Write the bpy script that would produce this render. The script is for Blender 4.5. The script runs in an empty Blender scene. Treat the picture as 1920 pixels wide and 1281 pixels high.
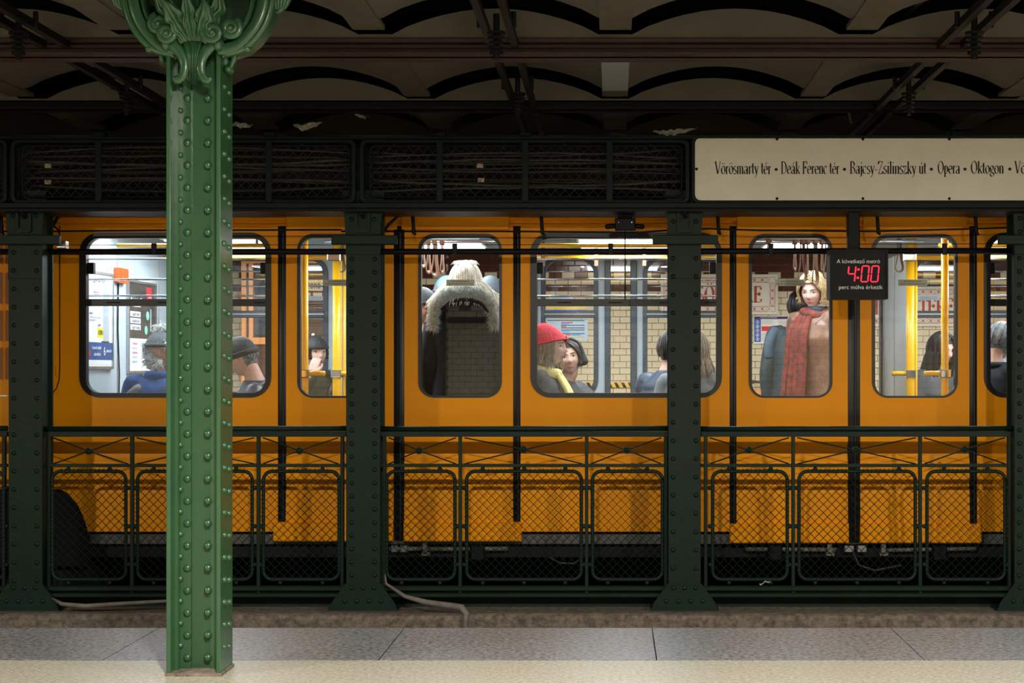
import bpy, bmesh, math, random
from mathutils import Vector, Matrix, Euler
random.seed(7)
SC = bpy.context.scene
COL = SC.collection
F = 2830.0            # focal length in pixels of a 1920 wide frame
EYE = 1.145           # camera height over the near platform
PX, PY = 1150.0, 690.0
# ---------------------------------------------------------------- camera, world, lights, exposure
cd = bpy.data.cameras.new('camera'); cam = bpy.data.objects.new('camera', cd); COL.objects.link(cam)
cam.location = (0, 0, EYE); cam.rotation_euler = (math.pi/2, 0, 0)
cd.sensor_width = 36; cd.lens = F/1920*36
cd.shift_x = (960-PX)/1920; cd.shift_y = (PY-640.5)/1920
cd.clip_start = 0.05; cd.clip_end = 100
SC.camera = cam
w = bpy.data.worlds.new('world'); SC.world = w; w.use_nodes = True
w.node_tree.nodes['Background'].inputs[0].default_value = (0.5, 0.6, 0.8, 1)
w.node_tree.nodes['Background'].inputs[1].default_value = 0.0
SC.view_settings.view_transform = 'Standard'; SC.view_settings.look = 'None'
SC.view_settings.exposure = 0.0; SC.view_settings.gamma = 1.0
try: SC.view_settings.use_curve_mapping = False
except Exception: pass
def area(name, loc, sx, sy, power, col, rot=(0, 0, 0), spread=180):
    l = bpy.data.lights.new(name, 'AREA'); l.shape = 'RECTANGLE'; l.size = sx; l.size_y = sy
    l.energy = power; l.color = col; l.spread = math.radians(spread)
    o = bpy.data.objects.new(name, l); COL.objects.link(o); o.location = loc; o.rotation_euler = rot
    return o
NEAR_P, FAR_P, CAR_P = 272.0, 95.0, 16.0
NEAR_LAMPS = [-8.6, -5.3, -0.55, 3.15, 7.2]
for x in NEAR_LAMPS:                       # small lamps over the near platform
    area('platform_light', (x, 3.0, 2.58), .18, .13, NEAR_P, (1.0, .93, .80))
FAR_LAMPS = [-7, -3.5, 0, 3.5, 7]
for x in FAR_LAMPS:                        # lamps over the far platform
    area('far_platform_light', (x, 15.6, 2.5), 1.2, .25, FAR_P, (1.0, .94, .84))
CAR_BARS = [(-2.72, .62), (-1.16, .45), (.08, .60), (1.30, .42), (2.85, .6), (4.5, .6)]
for x, wx in CAR_BARS:                     # strip lights in the carriage ceiling
    area('carriage_light', (x, 10.55, 2.0), wx, .66, CAR_P*(.45 if x == 1.30 else 1.2), (.86, .95, 1.0))
for x in (-2.9, -1.3, .1, 1.9, 3.0, 4.4):  # unseen second row, added to brighten the passengers' platform side
    area('carriage_light', (x, 9.80, 2.07), .8, .16, CAR_P*.9, (.86, .95, 1.0))

# ---------------------------------------------------------------- helpers
def P(x, y, D):                            # the point at depth D seen at pixel x, y
    return Vector(((x-PX)/F*D, D, EYE+(PY-y)/F*D))
def X(x, D): return (x-PX)/F*D
def Z(y, D): return EYE+(PY-y)/F*D

MATS = {}
def mat(name, col, rough=.5, metal=0, var=0, vscale=6, bump=0, bscale=60, emit=None, estr=1, col2=None, spec=None, stretch=None, coat=0, ramp=(.33, .67)):
    if name in MATS: return MATS[name]
    m = bpy.data.materials.new(name); m.use_nodes = True; nt = m.node_tree; b = nt.nodes['Principled BSDF']
    b.inputs['Base Color'].default_value = (*col, 1); b.inputs['Roughness'].default_value = rough
    b.inputs['Metallic'].default_value = metal
    if coat: b.inputs['Coat Weight'].default_value = coat; b.inputs['Coat Roughness'].default_value = .15
    if spec is not None: b.inputs['Specular IOR Level'].default_value = spec
    tc = None
    if var or col2 or bump:
        tc = nt.nodes.new('ShaderNodeTexCoord'); mp = nt.nodes.new('ShaderNodeMapping')
        nt.links.new(tc.outputs['Object'], mp.inputs[0])
        if stretch: mp.inputs['Scale'].default_value = stretch
    if var or col2:
        n = nt.nodes.new('ShaderNodeTexNoise'); n.inputs['Scale'].default_value = vscale; n.inputs['Detail'].default_value = 6
        n.inputs['Roughness'].default_value = .65
        nt.links.new(mp.outputs[0], n.inputs['Vector'])
        r = nt.nodes.new('ShaderNodeValToRGB'); r.color_ramp.elements[0].position = ramp[0]; r.color_ramp.elements[1].position = ramp[1]
        a = tuple(c*(1-var) for c in col); z = col2 if col2 else tuple(min(1, c*(1+var)) for c in col)
        if col2: a = col
        r.color_ramp.elements[0].color = (*a, 1); r.color_ramp.elements[1].color = (*z, 1)
        nt.links.new(n.outputs[0], r.inputs[0]); nt.links.new(r.outputs[0], b.inputs['Base Color'])
    if bump:
        n2 = nt.nodes.new('ShaderNodeTexNoise'); n2.inputs['Scale'].default_value = bscale; n2.inputs['Detail'].default_value = 3
        nt.links.new(mp.outputs[0], n2.inputs['Vector'])
        bp = nt.nodes.new('ShaderNodeBump'); bp.inputs['Strength'].default_value = bump; bp.inputs['Distance'].default_value = .004
        nt.links.new(n2.outputs[0], bp.inputs['Height']); nt.links.new(bp.outputs[0], b.inputs['Normal'])
    if emit: b.inputs['Emission Color'].default_value = (*emit, 1); b.inputs['Emission Strength'].default_value = estr
    MATS[name] = m; return m

def glass_mat(name, tint=(1, 1, 1), gain=1.0):
    m = bpy.data.materials.new(name); m.use_nodes = True; nt = m.node_tree; nt.nodes.clear()
    out = nt.nodes.new('ShaderNodeOutputMaterial'); mix = nt.nodes.new('ShaderNodeMixShader')
    tr = nt.nodes.new('ShaderNodeBsdfTransparent'); tr.inputs[0].default_value = (*tint, 1)
    gl = nt.nodes.new('ShaderNodeBsdfGlossy'); gl.inputs['Roughness'].default_value = .0
    fr = nt.nodes.new('ShaderNodeFresnel'); geo = nt.nodes.new('ShaderNodeNewGeometry')
    mr = nt.nodes.new('ShaderNodeMapRange'); mr.inputs[3].default_value = 1.5*gain; mr.inputs[4].default_value = 1/(1.5*gain)
    nt.links.new(geo.outputs['Backfacing'], mr.inputs[0]); nt.links.new(mr.outputs[0], fr.inputs[0])
    nt.links.new(fr.outputs[0], mix.inputs[0]); nt.links.new(tr.outputs[0], mix.inputs[1]); nt.links.new(gl.outputs[0], mix.inputs[2])
    nt.links.new(mix.outputs[0], out.inputs[0]); MATS[name] = m; return m

class MB:
    def __init__(s): s.v = []; s.f = []
    def add(s, vs, fs):
        n = len(s.v); s.v += [tuple(v) for v in vs]; s.f += [tuple(i+n for i in f) for f in fs]
    def box(s, x0, x1, y0, y1, z0, z1):
        s.add([(x0,y0,z0),(x1,y0,z0),(x1,y1,z0),(x0,y1,z0),(x0,y0,z1),(x1,y0,z1),(x1,y1,z1),(x0,y1,z1)],
              [(0,3,2,1),(4,5,6,7),(0,1,5,4),(1,2,6,5),(2,3,7,6),(3,0,4,7)]); return s
    def cbox(s, x0, x1, y0, y1, z0, z1, c):      # box with its front (-Y) edges chamfered
        s.add([(x0,y1,z0),(x1,y1,z0),(x1,y1,z1),(x0,y1,z1),(x0,y0+c,z0),(x1,y0+c,z0),(x1,y0+c,z1),(x0,y0+c,z1),
               (x0+c,y0,z0+c),(x1-c,y0,z0+c),(x1-c,y0,z1-c),(x0+c,y0,z1-c)],
              [(1,0,3,2),(0,1,5,4),(1,2,6,5),(2,3,7,6),(3,0,4,7),(4,5,9,8),(5,6,10,9),(6,7,11,10),(7,4,8,11),(8,9,10,11)]); return s
    def tube(s, pts, r, n=10, caps=True, squash=None, up=None):
        pts = [Vector(p) for p in pts]; m = len(pts)
        rs = r if isinstance(r, (list, tuple)) else [r]*m
        base = len(s.v); prev = None
        for i, p in enumerate(pts):
            d = (pts[min(i+1, m-1)]-pts[max(i-1, 0)]);
            if d.length < 1e-9: d = Vector((0, 0, 1))
            d.normalize()
            if prev is None:
                ref = Vector(up) if up else (Vector((0, 0, 1)) if abs(d.z) < .9 else Vector((0, 1, 0)))
                a = d.cross(ref).normalized()
            else:
                a = prev-d*prev.dot(d)
                a = a.normalized() if a.length > 1e-6 else d.orthogonal().normalized()
            prev = a; b = d.cross(a)
            ra, rb = (rs[i] if isinstance(rs[i], tuple) else (rs[i], rs[i]))
            for k in range(n):
                t = 2*math.pi*k/n
                s.v.append(tuple(p+a*(ra*math.cos(t))+b*(rb*math.sin(t))))
        for i in range(m-1):
            for k in range(n):
                k2 = (k+1) % n
                s.f.append((base+i*n+k, base+i*n+k2, base+(i+1)*n+k2, base+(i+1)*n+k))
        if caps:
            s.f.append(tuple(base+k for k in reversed(range(n)))); s.f.append(tuple(base+(m-1)*n+k for k in range(n)))
        return s
    def chain(s, pts, rs, n=12, sub=4):          # smooth tapered limb with round ends
        P_ = [Vector(p) for p in pts]; R_ = [(r if isinstance(r, tuple) else (r, r)) for r in rs]
        out = []; ro = []
        for i in range(len(P_)-1):
            p0 = P_[max(i-1, 0)]; p1 = P_[i]; p2 = P_[i+1]; p3 = P_[min(i+2, len(P_)-1)]
            for k in range(sub):
                t = k/sub
                q = .5*((2*p1)+(p2-p0)*t+(2*p0-5*p1+4*p2-p3)*t*t+(-p0+3*p1-3*p2+p3)*t**3)
                out.append(q); e = t*t*(3-2*t)
                ro.append((R_[i][0]*(1-e)+R_[i+1][0]*e, R_[i][1]*(1-e)+R_[i+1][1]*e))
        out.append(P_[-1]); ro.append(R_[-1])
        d0 = (out[0]-out[1]).normalized(); d1 = (out[-1]-out[-2]).normalized()
        a, ra, b, rb = out[0], ro[0], out[-1], ro[-1]
        pre = [(a+d0*min(ra)*.95, (ra[0]*.3, ra[1]*.3)), (a+d0*min(ra)*.6, (ra[0]*.8, ra[1]*.8))]
        post = [(b+d1*min(rb)*.6, (rb[0]*.8, rb[1]*.8)), (b+d1*min(rb)*.95, (rb[0]*.3, rb[1]*.3))]
        allp = pre+list(zip(out, ro))+post
        return s.tube([p for p, _ in allp], [r for _, r in allp], n)
    def ell(s, c, r, n=16, m=10, rot=None):
        vs = []; c = Vector(c)
        for j in range(m+1):
            ph = math.pi*j/m
            for i in range(n):
                th = 2*math.pi*i/n
                v = Vector((r[0]*math.sin(ph)*math.cos(th), r[1]*math.sin(ph)*math.sin(th), r[2]*math.cos(ph)))
                if rot: v = rot @ v
                vs.append(c+v)
        fs = [(j*n+i, (j+1)*n+i, (j+1)*n+(i+1) % n, j*n+(i+1) % n) for j in range(m) for i in range(n)]
        s.add(vs, fs); return s
    def dome(s, c, r, axis=(0, -1, 0), n=10, m=4, h=.75):   # rivet head
        ax = Vector(axis).normalized(); a = ax.orthogonal().normalized(); b = ax.cross(a); c = Vector(c)
        vs = []
        for j in range(m):
            ph = math.pi/2*j/m
            for i in range(n):
                t = 2*math.pi*i/n
                vs.append(c+ax*(r*h*math.sin(ph))+(a*math.cos(t)+b*math.sin(t))*(r*math.cos(ph)))
        vs.append(c+ax*r*h)
        fs = [(j*n+i, j*n+(i+1) % n, (j+1)*n+(i+1) % n, (j+1)*n+i) for j in range(m-1) for i in range(n)]
        fs += [((m-1)*n+i, (m-1)*n+(i+1) % n, m*n) for i in range(n)]
        s.add(vs, fs); return s
    def ring(s, outer, inner, y0, y1):            # frame between two closed outlines in XZ, thick in Y
        n = len(outer); b = len(s.v)
        for y in (y0, y1):
            for p in outer: s.v.append((p[0], y, p[1]))
            for p in inner: s.v.append((p[0], y, p[1]))
        for i in range(n):
            j = (i+1) % n
            o0, o1, i0, i1 = b+i, b+j, b+n+i, b+n+j; O0, O1, I0, I1 = (q+2*n for q in (o0, o1, i0, i1))
            for f in ((o0, i0, i1, o1), (O0, O1, I1, I0), (o0, o1, O1, O0), (i0, I0, I1, i1)):
                s.f.append(f)
        return s
    def prism(s, pts, y0, y1):                    # filled outline in XZ, thick in Y
        n = len(pts); b = len(s.v)
        for y in (y0, y1):
            for p in pts: s.v.append((p[0], y, p[1]))
        s.f.append(tuple(b+i for i in range(n))); s.f.append(tuple(b+n+i for i in reversed(range(n))))
        for i in range(n):
            j = (i+1) % n; s.f.append((b+j, b+i, b+n+i, b+n+j))
        return s
    def grid(s, fn, nu, nv):
        b = len(s.v)
        for j in range(nv+1):
            for i in range(nu+1): s.v.append(tuple(fn(i/nu, j/nv)))
        for j in range(nv):
            for i in range(nu):
                a = b+j*(nu+1)+i; s.f.append((a, a+1, a+nu+2, a+nu+1))
        return s
    def mesh(s, name, m=None, smooth=None):
        me = bpy.data.meshes.new(name); me.from_pydata(s.v, [], s.f); me.validate()
        bm = bmesh.new(); bm.from_mesh(me); bmesh.ops.remove_doubles(bm, verts=bm.verts, dist=1e-6)
        bmesh.ops.dissolve_degenerate(bm, edges=bm.edges, dist=1e-7)
        bmesh.ops.recalc_face_normals(bm, faces=bm.faces); bm.to_mesh(me); bm.free()
        if m: me.materials.append(m if not isinstance(m, str) else MATS[m])
        if smooth is not None:
            me.polygons.foreach_set('use_smooth', [True]*len(me.polygons))
            if smooth < 180:
                try: me.set_sharp_from_angle(angle=math.radians(smooth))
                except Exception: pass
        me.update(); return me
def obj(name, mb, m=None, parent=None, smooth=None, loc=None, rot=None):
    me = mb if isinstance(mb, bpy.types.Mesh) else mb.mesh(name, m, smooth)
    o = bpy.data.objects.new(name, me); COL.objects.link(o)
    if parent is not None:
        o.parent = parent
        if parent.type == 'EMPTY' or parent.get('_at'):
            pass
    if loc is not None: o.location = loc
    if rot is not None: o.rotation_euler = rot
    return o
def empty(name, label, cat, loc=(0, 0, 0), group=None, rz=0):
    o = bpy.data.objects.new(name, None); COL.objects.link(o); o.location = loc; o.rotation_euler = (0, 0, rz)
    o.empty_display_size = .1
    o['label'] = label; o['category'] = cat
    if group: o['group'] = group
    return o
def world_part(name, mb, m, parent, smooth=None):   # a part whose mesh is given in world coordinates
    o = obj(name, mb, m, None, smooth); L = parent
    chain_ = []
    while L is not None: chain_.append(L); L = L.parent
    M = Matrix.Identity(4)
    for q in reversed(chain_): M = M @ Matrix.LocRotScale(q.location, q.rotation_euler, q.scale)
    o.data.transform(M.inverted()); o.parent = parent
    return o
WP = world_part
def tag(o, label, cat, group=None):
    o['label'] = label; o['category'] = cat
    if group: o['group'] = group
    return o
def struct(name, mb, m, smooth=None):
    o = obj(name, mb, m, None, smooth); o['kind'] = 'structure'; return o
def rrect(x0, x1, z0, z1, r, n=6):
    out = []
    for cx, cz, a0 in ((x1-r, z1-r, 0), (x0+r, z1-r, 90), (x0+r, z0+r, 180), (x1-r, z0+r, 270)):
        for k in range(n+1):
            a = math.radians(a0+90*k/n); out.append((cx+r*math.cos(a), cz+r*math.sin(a)))
    return out
def rect_for(x0, x1, z0, z1, n=6):
    out = []
    for cx, cz in ((x1, z1), (x0, z1), (x0, z0), (x1, z0)): out += [(cx, cz)]*(n+1)
    return out
def plate_hole(mb, x0, x1, z0, z1, h, y0, y1):
    hx0, hx1, hz0, hz1, r = h
    return mb.ring(rect_for(x0, x1, z0, z1), rrect(hx0, hx1, hz0, hz1, r), y0, y1)
def loop_tube(mb, pts, y, r, n=8):
    p = [(a, y, b) for a, b in pts]; p = p+[p[0], p[1]]
    return mb.tube(p, r, n, caps=False)
def text_mesh(body, size, name='lettering', m=None, align='CENTER', width=None, extrude=.0008, shear=0, fat=0):
    c = bpy.data.curves.new('t', 'FONT'); c.body = body; c.size = size; c.align_x = align; c.align_y = 'CENTER'
    c.extrude = extrude; c.resolution_u = 3; c.shear = shear; c.offset = fat
    o = bpy.data.objects.new('t', c); COL.objects.link(o)
    dg = bpy.context.evaluated_depsgraph_get(); me = bpy.data.meshes.new_from_object(o.evaluated_get(dg))
    bpy.data.objects.remove(o); me.name = name
    if width:
        xs = [v.co.x for v in me.vertices]; s_ = width/(max(xs)-min(xs))
        me.transform(Matrix.Diagonal((s_, 1, 1, 1)))
    me.materials.clear()
    if m: me.materials.append(MATS[m] if isinstance(m, str) else m)
    return me
def text_obj(body, size, m, parent, loc, rot=(math.pi/2, 0, 0), width=None, name='lettering', **k):
    me = text_mesh(body, size, name, m, width=width, **k)
    o = bpy.data.objects.new(name, me); COL.objects.link(o); o.parent = parent; o.location = loc; o.rotation_euler = rot
    return o
def text_long(pre, post, size, m, parent, loc, width, **k):
    # text with a double acute o between pre and post, its two strokes drawn by hand
    def wid(s): 
        me = text_mesh(s, size, 'l', None, align='LEFT'); xs = [v.co.x for v in me.vertices]; r = (min(xs), max(xs)); bpy.data.meshes.remove(me); return r
    full = wid(pre+'o'+post); a = wid(pre+'o')[1]; s_ = width/(full[1]-full[0])
    o = text_obj(pre+'o'+post, size, m, parent, loc, width=width, **k)
    cx_ = (a-size*.24-full[0])*s_-width/2
    mb = MB()
    for dx in (-.10, .12):
        x = cx_+size*dx*s_; z0_, z1_ = size*.27, size*.43
        mb.add([(x-size*.035, -.0012, z0_), (x+size*.02, -.0012, z0_), (x+size*.10, -.0012, z1_), (x+size*.03, -.0012, z1_)], [(0, 1, 2, 3)])
    obj('accent', mb, m, parent, loc=loc)
    return o
# copies of alike pieces that share mesh data
def piece(name, me, parent, loc, rot=None):
    o = bpy.data.objects.new(name, me); COL.objects.link(o); o.parent = parent; o.location = loc
    if rot is not None: o.rotation_euler = rot
    return o

# ---------------------------------------------------------------- serif lettering drawn with a broad nib
def arc(cx, cy, rx, ry, a0, a1, n=None):
    n = n or max(4, int(abs(a1-a0)/18))
    return [(cx+rx*math.cos(math.radians(a0+(a1-a0)*k/n)), cy+ry*math.sin(math.radians(a0+(a1-a0)*k/n))) for k in range(n+1)]
xh = .66
def st(x, a, b): return [(x, a), (x, b)]
SER = {}
def G(ch, w_, strokes, serifs=(), dots=()): SER[ch] = (w_, strokes, serifs, dots)
G('a', .40, [arc(.16,.17,.12,.15,0,360), st(.30,.48,.06), arc(.18,.46,.12,.17,165,0), arc(.36,.07,.06,.06,180,290)])
G('á', *[.40, [arc(.16,.17,.12,.15,0,360), st(.30,.48,.06), arc(.18,.46,.12,.17,165,0), arc(.36,.07,.06,.06,180,290), [(.18,.74),(.28,.95)]]])
G('c', .36, [arc(.19,.32,.15,.31,50,310)], (), ((.29,.52,.045),))
G('e', .38, [arc(.19,.32,.15,.31,5,310), [(.06,.36),(.33,.36)]])
G('é', .38, [arc(.19,.32,.15,.31,5,310), [(.06,.36),(.33,.36)], [(.18,.74),(.28,.95)]])
G('g', .38, [arc(.18,.44,.12,.19,0,360), arc(.19,-.07,.15,.15,0,360), [(.10,.28),(.06,.18),(.14,.10),(.28,.08),(.34,-.02)], [(.28,.58),(.37,.62)]])
G('i', .22, [st(.11,.64,0)], ((.11,0,.09),(.07,.62,.05)), ((.11,.88,.06),))
G('j', .20, [[(.11,.64),(.11,-.08),(.06,-.22),(-.02,-.22)]], ((.07,.62,.05),), ((.11,.88,.06),))
G('k', .42, [st(.10,1.0,0), [(.12,.24),(.34,.6)], [(.18,.36),(.36,.02)]], ((.10,0,.09),(.06,.98,.05),(.34,.62,.07),(.36,0,.08)))
G('l', .21, [st(.10,1.0,0)], ((.10,0,.09),(.06,.98,.05)))
G('m', .64, [st(.10,.62,0), arc(.20,.46,.11,.17,165,0)+[(.31,0)], arc(.42,.46,.11,.17,165,0)+[(.53,0)]], ((.10,0,.08),(.31,0,.07),(.53,0,.08),(.06,.61,.05)))
G('n', .42, [st(.10,.62,0), arc(.21,.46,.12,.17,165,0)+[(.33,0)]], ((.10,0,.08),(.33,0,.08),(.06,.61,.05)))
G('o', .40, [arc(.20,.32,.15,.31,0,360)])
G('ö', .40, [arc(.20,.32,.15,.31,0,360)], (), ((.12,.84,.05),(.28,.84,.05)))
G('ő', .40, [arc(.20,.32,.15,.31,0,360), [(.10,.74),(.16,.95)], [(.24,.74),(.31,.95)]])
G('p', .42, [st(.10,.62,-.26), arc(.20,.32,.14,.31,150,-150)], ((.10,-.26,.09),(.06,.61,.05)))
G('r', .30, [st(.10,.62,0), [(.12,.44),(.18,.60),(.24,.62)]], ((.10,0,.09),(.06,.61,.05)), ((.25,.57,.05),))
G('s', .30, [arc(.15,.48,.10,.15,40,215)+arc(.15,.16,.11,.16,60,-150)])
G('t', .24, [[(.10,.86),(.10,.12),(.15,.02),(.23,.06)], [(.0,.62),(.21,.62)]])
G('u', .42, [[(.10,.62),(.10,.18)]+arc(.20,.18,.10,.16,180,330), st(.32,.62,0)], ((.06,.62,.05),(.28,.62,.05),(.36,.01,.05)))
G('ú', .42, [[(.10,.62),(.10,.18)]+arc(.20,.18,.10,.16,180,330), st(.32,.62,0), [(.20,.74),(.30,.95)]], ((.06,.62,.05),(.28,.62,.05),(.36,.01,.05)))
G('y', .38, [[(.06,.62),(.20,.02)], [(.33,.62),(.18,-.08),(.10,-.24),(.02,-.24)]], ((.07,.63,.07),(.32,.63,.06)))
G('z', .34, [[(.04,.62),(.29,.62)], [(.29,.62),(.04,.02)], [(.04,.02),(.31,.02)], [(.05,.62),(.05,.5)], [(.30,.02),(.30,.15)]])
G('d', .42, [arc(.20,.32,.14,.31,30,330), st(.32,1.0,0)], ((.28,.98,.05),(.36,.0,.05)))
G('h', .42, [st(.10,1.0,0), arc(.21,.46,.12,.17,165,0)+[(.33,0)]], ((.10,0,.08),(.33,0,.08),(.06,.98,.05)))
G('V', .56, [[(.07,1),(.27,.02)], [(.50,1),(.29,.02)]], ((.08,1,.09),(.49,1,.07)))
G('D', .56, [st(.12,1,0), [(.12,.98),(.24,.98)]+arc(.24,.5,.24,.48,90,-90)+[(.12,.02)]], ((.09,1,.07),(.09,0,.07)))
G('F', .46, [st(.12,1,0), [(.12,.98),(.42,.98),(.42,.8)], [(.12,.52),(.32,.52)], [(.32,.62),(.32,.42)]], ((.09,1,.07),(.12,0,.10)))
G('B', .50, [st(.12,1,0), [(.12,.98),(.24,.98)]+arc(.24,.75,.15,.23,90,-90)+[(.12,.52)], [(.22,.52)]+arc(.24,.27,.19,.25,90,-90)+[(.12,.02)]], ((.09,1,.07),(.09,0,.07)))
G('Z', .48, [[(.06,.98),(.42,.98)], [(.42,.98),(.05,.02)], [(.05,.02),(.43,.02)], [(.07,.98),(.06,.78)], [(.42,.02),(.43,.22)]])
G('O', .58, [arc(.29,.5,.23,.49,0,360)])
G('Ő', .58, [arc(.29,.5,.23,.49,0,360), [(.18,1.08),(.26,1.28)], [(.32,1.08),(.42,1.28)]])
G('Ö', .58, [arc(.29,.5,.23,.49,0,360)], (), ((.19,1.15,.06),(.39,1.15,.06)))
G('K', .54, [st(.12,1,0), [(.14,.42),(.44,.98)], [(.22,.56),(.46,.02)]], ((.12,1,.1),(.12,0,.1),(.43,1,.08),(.46,0,.08)))
G('H', .58, [st(.12,1,0), st(.45,1,0), [(.12,.52),(.45,.52)]], ((.12,1,.1),(.12,0,.1),(.45,1,.1),(.45,0,.1)))
G('S', .46, [arc(.22,.74,.15,.24,30,240)+arc(.22,.25,.17,.25,60,-150)], (), ())
G('T', .50, [st(.25,1,0), [(.03,.98),(.47,.98)], [(.04,.98),(.03,.8)], [(.46,.98),(.47,.8)]], ((.25,0,.1),))
G('E', .50, [st(.12,1,0), [(.12,.98),(.42,.98),(.43,.8)], [(.12,.52),(.34,.52)], [(.34,.62),(.34,.42)], [(.12,.02),(.43,.02),(.45,.2)]], ((.09,1,.07),(.09,0,.07)))
G('R', .54, [st(.12,1,0), [(.12,.98),(.24,.98)]+arc(.24,.75,.16,.23,90,-90)+[(.12,.52)], [(.24,.52),(.46,.02)]], ((.09,1,.07),(.12,0,.1),(.47,0,.07)))
G('-', .26, [[(.03,.32),(.22,.32)]])
G('C', .5, [arc(.27,.5,.22,.49,45,315), [(.43,.98),(.43,.72)]])
G(' ', .20, []); G('•', .36, [], (), ((.18,.36,.125),))
def serif_text(body, cap, width=None, W=.115, t=.032, depth=.0012, wide=1.0):
    mb = MB(); x = 0
    def quad(p, q, n0, n1):
        mb.add([(p[0]-n0[0],p[1]-n0[1],0),(p[0]+n0[0],p[1]+n0[1],0),(q[0]+n1[0],q[1]+n1[1],0),(q[0]-n1[0],q[1]-n1[1],0)], [(0,1,2,3)])
    for ch in body:
        w_, strokes, *rest = SER[ch]; ser = rest[0] if rest else (); dots = rest[1] if len(rest) > 1 else ()
        for s_ in strokes:
            nn = []
            for i in range(len(s_)):
                a = s_[max(i-1, 0)]; b = s_[min(i+1, len(s_)-1)]; dx, dy = (b[0]-a[0])*1.6, b[1]-a[1]; L = math.hypot(dx, dy) or 1
                th = (t+(W-t)*abs(dy/L)**1.1)/2
                if dy/L*dx > 0 and abs(dx/L) > .25: th *= .45
                nn.append((-dy/L*th, dx/L*th))
            for i in range(len(s_)-1): quad((x+s_[i][0], s_[i][1]), (x+s_[i+1][0], s_[i+1][1]), nn[i], nn[i+1])
        for sx, sy, h in ser: quad((x+sx-h, sy+(.012 if sy < .5 else -.012)), (x+sx+h, sy+(.012 if sy < .5 else -.012)), (0, .016), (0, .016))
        for sx, sy, r in dots:
            mb.add([(x+sx+r*.8*math.cos(k*math.pi/5), sy+r*math.sin(k*math.pi/5), 0) for k in range(10)], [tuple(range(10))])
        x += w_
    s_ = cap; sx = (width/x) if width else cap*wide
    n = len(mb.v); fs = list(mb.f)
    vs = [(a*sx, 0.0, b*s_) for a, b, _ in mb.v]
    m2 = MB(); m2.v = [(a, -depth, c) for a, _, c in vs]; m2.f = fs
    return m2
# ---------------------------------------------------------------- materials
mat('cream_terrazzo', (.385, .365, .30), .36, var=.22, vscale=60, ramp=(.42, .58), bump=.15, bscale=250)
mat('granite', (.075, .082, .092), .30, col2=(.27, .285, .30), vscale=48, ramp=(.40, .60), bump=.35, bscale=120)
mat('curb', (.075, .058, .045), .85, ramp=(.35, .65), col2=(.22, .18, .14), vscale=26, bump=.6, bscale=60)
mat('under_black', (.003, .003, .003), .8)
mat('ballast', (.010, .009, .008), .95, col2=(.02, .018, .016), vscale=14, bump=.6, bscale=30)
mat('plaster', (.10, .086, .066), .9, var=.14, vscale=2.5, bump=.15, bscale=40)
mat('joist', (.085, .072, .05), .7, var=.2, vscale=5)
mat('white_joist', (.30, .32, .33), .6, var=.08, vscale=5)
mat('girder_brown', (.042, .021, .018), .6, var=.3, vscale=8, bump=.2, bscale=40, stretch=(.2, 1, 1))
mat('shade_band', (.03, .026, .02), .95)  # dark colour standing in for the shade bands beside the girders
mat('diffuser', (.8, .85, .9), .5, emit=(.82, .93, 1.0), estr=5)
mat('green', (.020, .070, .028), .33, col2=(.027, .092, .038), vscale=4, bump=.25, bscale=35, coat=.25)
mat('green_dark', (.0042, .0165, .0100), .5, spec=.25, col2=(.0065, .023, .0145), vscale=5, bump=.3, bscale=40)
mat('frieze_green', (.0045, .012, .008), .5, spec=.2, var=.25, vscale=6)
mat('black', (.006, .006, .007), .5, spec=.2, var=.3, vscale=10)
mat('rubber', (.008, .008, .009), .38)
mat('cable_grey', (.045, .042, .038), .6, var=.3, vscale=12)
mat('pipe_grey', (.17, .155, .135), .6, var=.25, vscale=15)
mat('sign_cream', (.80, .75, .63), .5, var=.05, vscale=3, bump=.05, bscale=90)
mat('print_dark', (.018, .010, .008), .7)
mat('print_red', (.40, .05, .03), .6)
mat('flake', (.30, .28, .24), .8, var=.3, vscale=30)
mat('tile_cream', (.62, .57, .43), .16, var=.05, vscale=3)
mat('tile_brown', (.085, .028, .022), .16, var=.2, vscale=9)
mat('grout', (.18, .16, .125), .9); mat('grout_dark', (.05, .042, .035), .9)
mat('yellow_paint', (1.0, .355, .001), .42, spec=.18, var=.04, vscale=3, bump=.06, bscale=260)
mat('yellow_dark', (.30, .10, .004), .5)  # darkened train yellow: shade in the louvres, also the roof
mat('pole_yellow', (.85, .46, .01), .25)
mat('chrome', (.75, .77, .80), .18, metal=1)
mat('steel', (.50, .52, .54), .35, metal=1, var=.1, vscale=20)
mat('white_panel', (.47, .56, .61), .35, var=.02, vscale=3)
mat('grey_panel', (.46, .51, .54), .4)
mat('car_floor', (.10, .10, .10), .6)
mat('far_frame', (.035, .055, .075), .35)
mat('leather', (.20, .105, .06), .5)
mat('wood', (.62, .27, .09), .45, col2=(.72, .36, .14), vscale=8, stretch=(1, 1, .15))
mat('wood_dark', (.06, .03, .018), .5, var=.3, vscale=9)
mat('seat_blue', (.06, .08, .12), .8)
mat('red_led', (.9, .02, .04), .5, emit=(1, .012, .05), estr=1.6)
mat('lamp_body', (.5, .5, .48), .5)
mat('lens', (.9, .9, .9), .4, emit=(1, .95, .85), estr=3)
mat('lens_green', (.2, .8, .5), .4, emit=(.2, .8, .5), estr=.7)
mat('paper', (.72, .78, .82), .45)
mat('paper_white', (.80, .84, .86), .45)
mat('p_navy', (.03, .09, .28), .4); mat('p_black', (.05, .045, .04), .4, var=.6, vscale=14)
mat('p_red', (.70, .02, .03), .4); mat('p_yellow', (.85, .80, .03), .4); mat('p_green', (.20, .72, .45), .4)
mat('p_grey', (.40, .46, .52), .4); mat('p_white', (.86, .88, .9), .4); mat('p_purple', (.06, .03, .14), .4)
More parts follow.
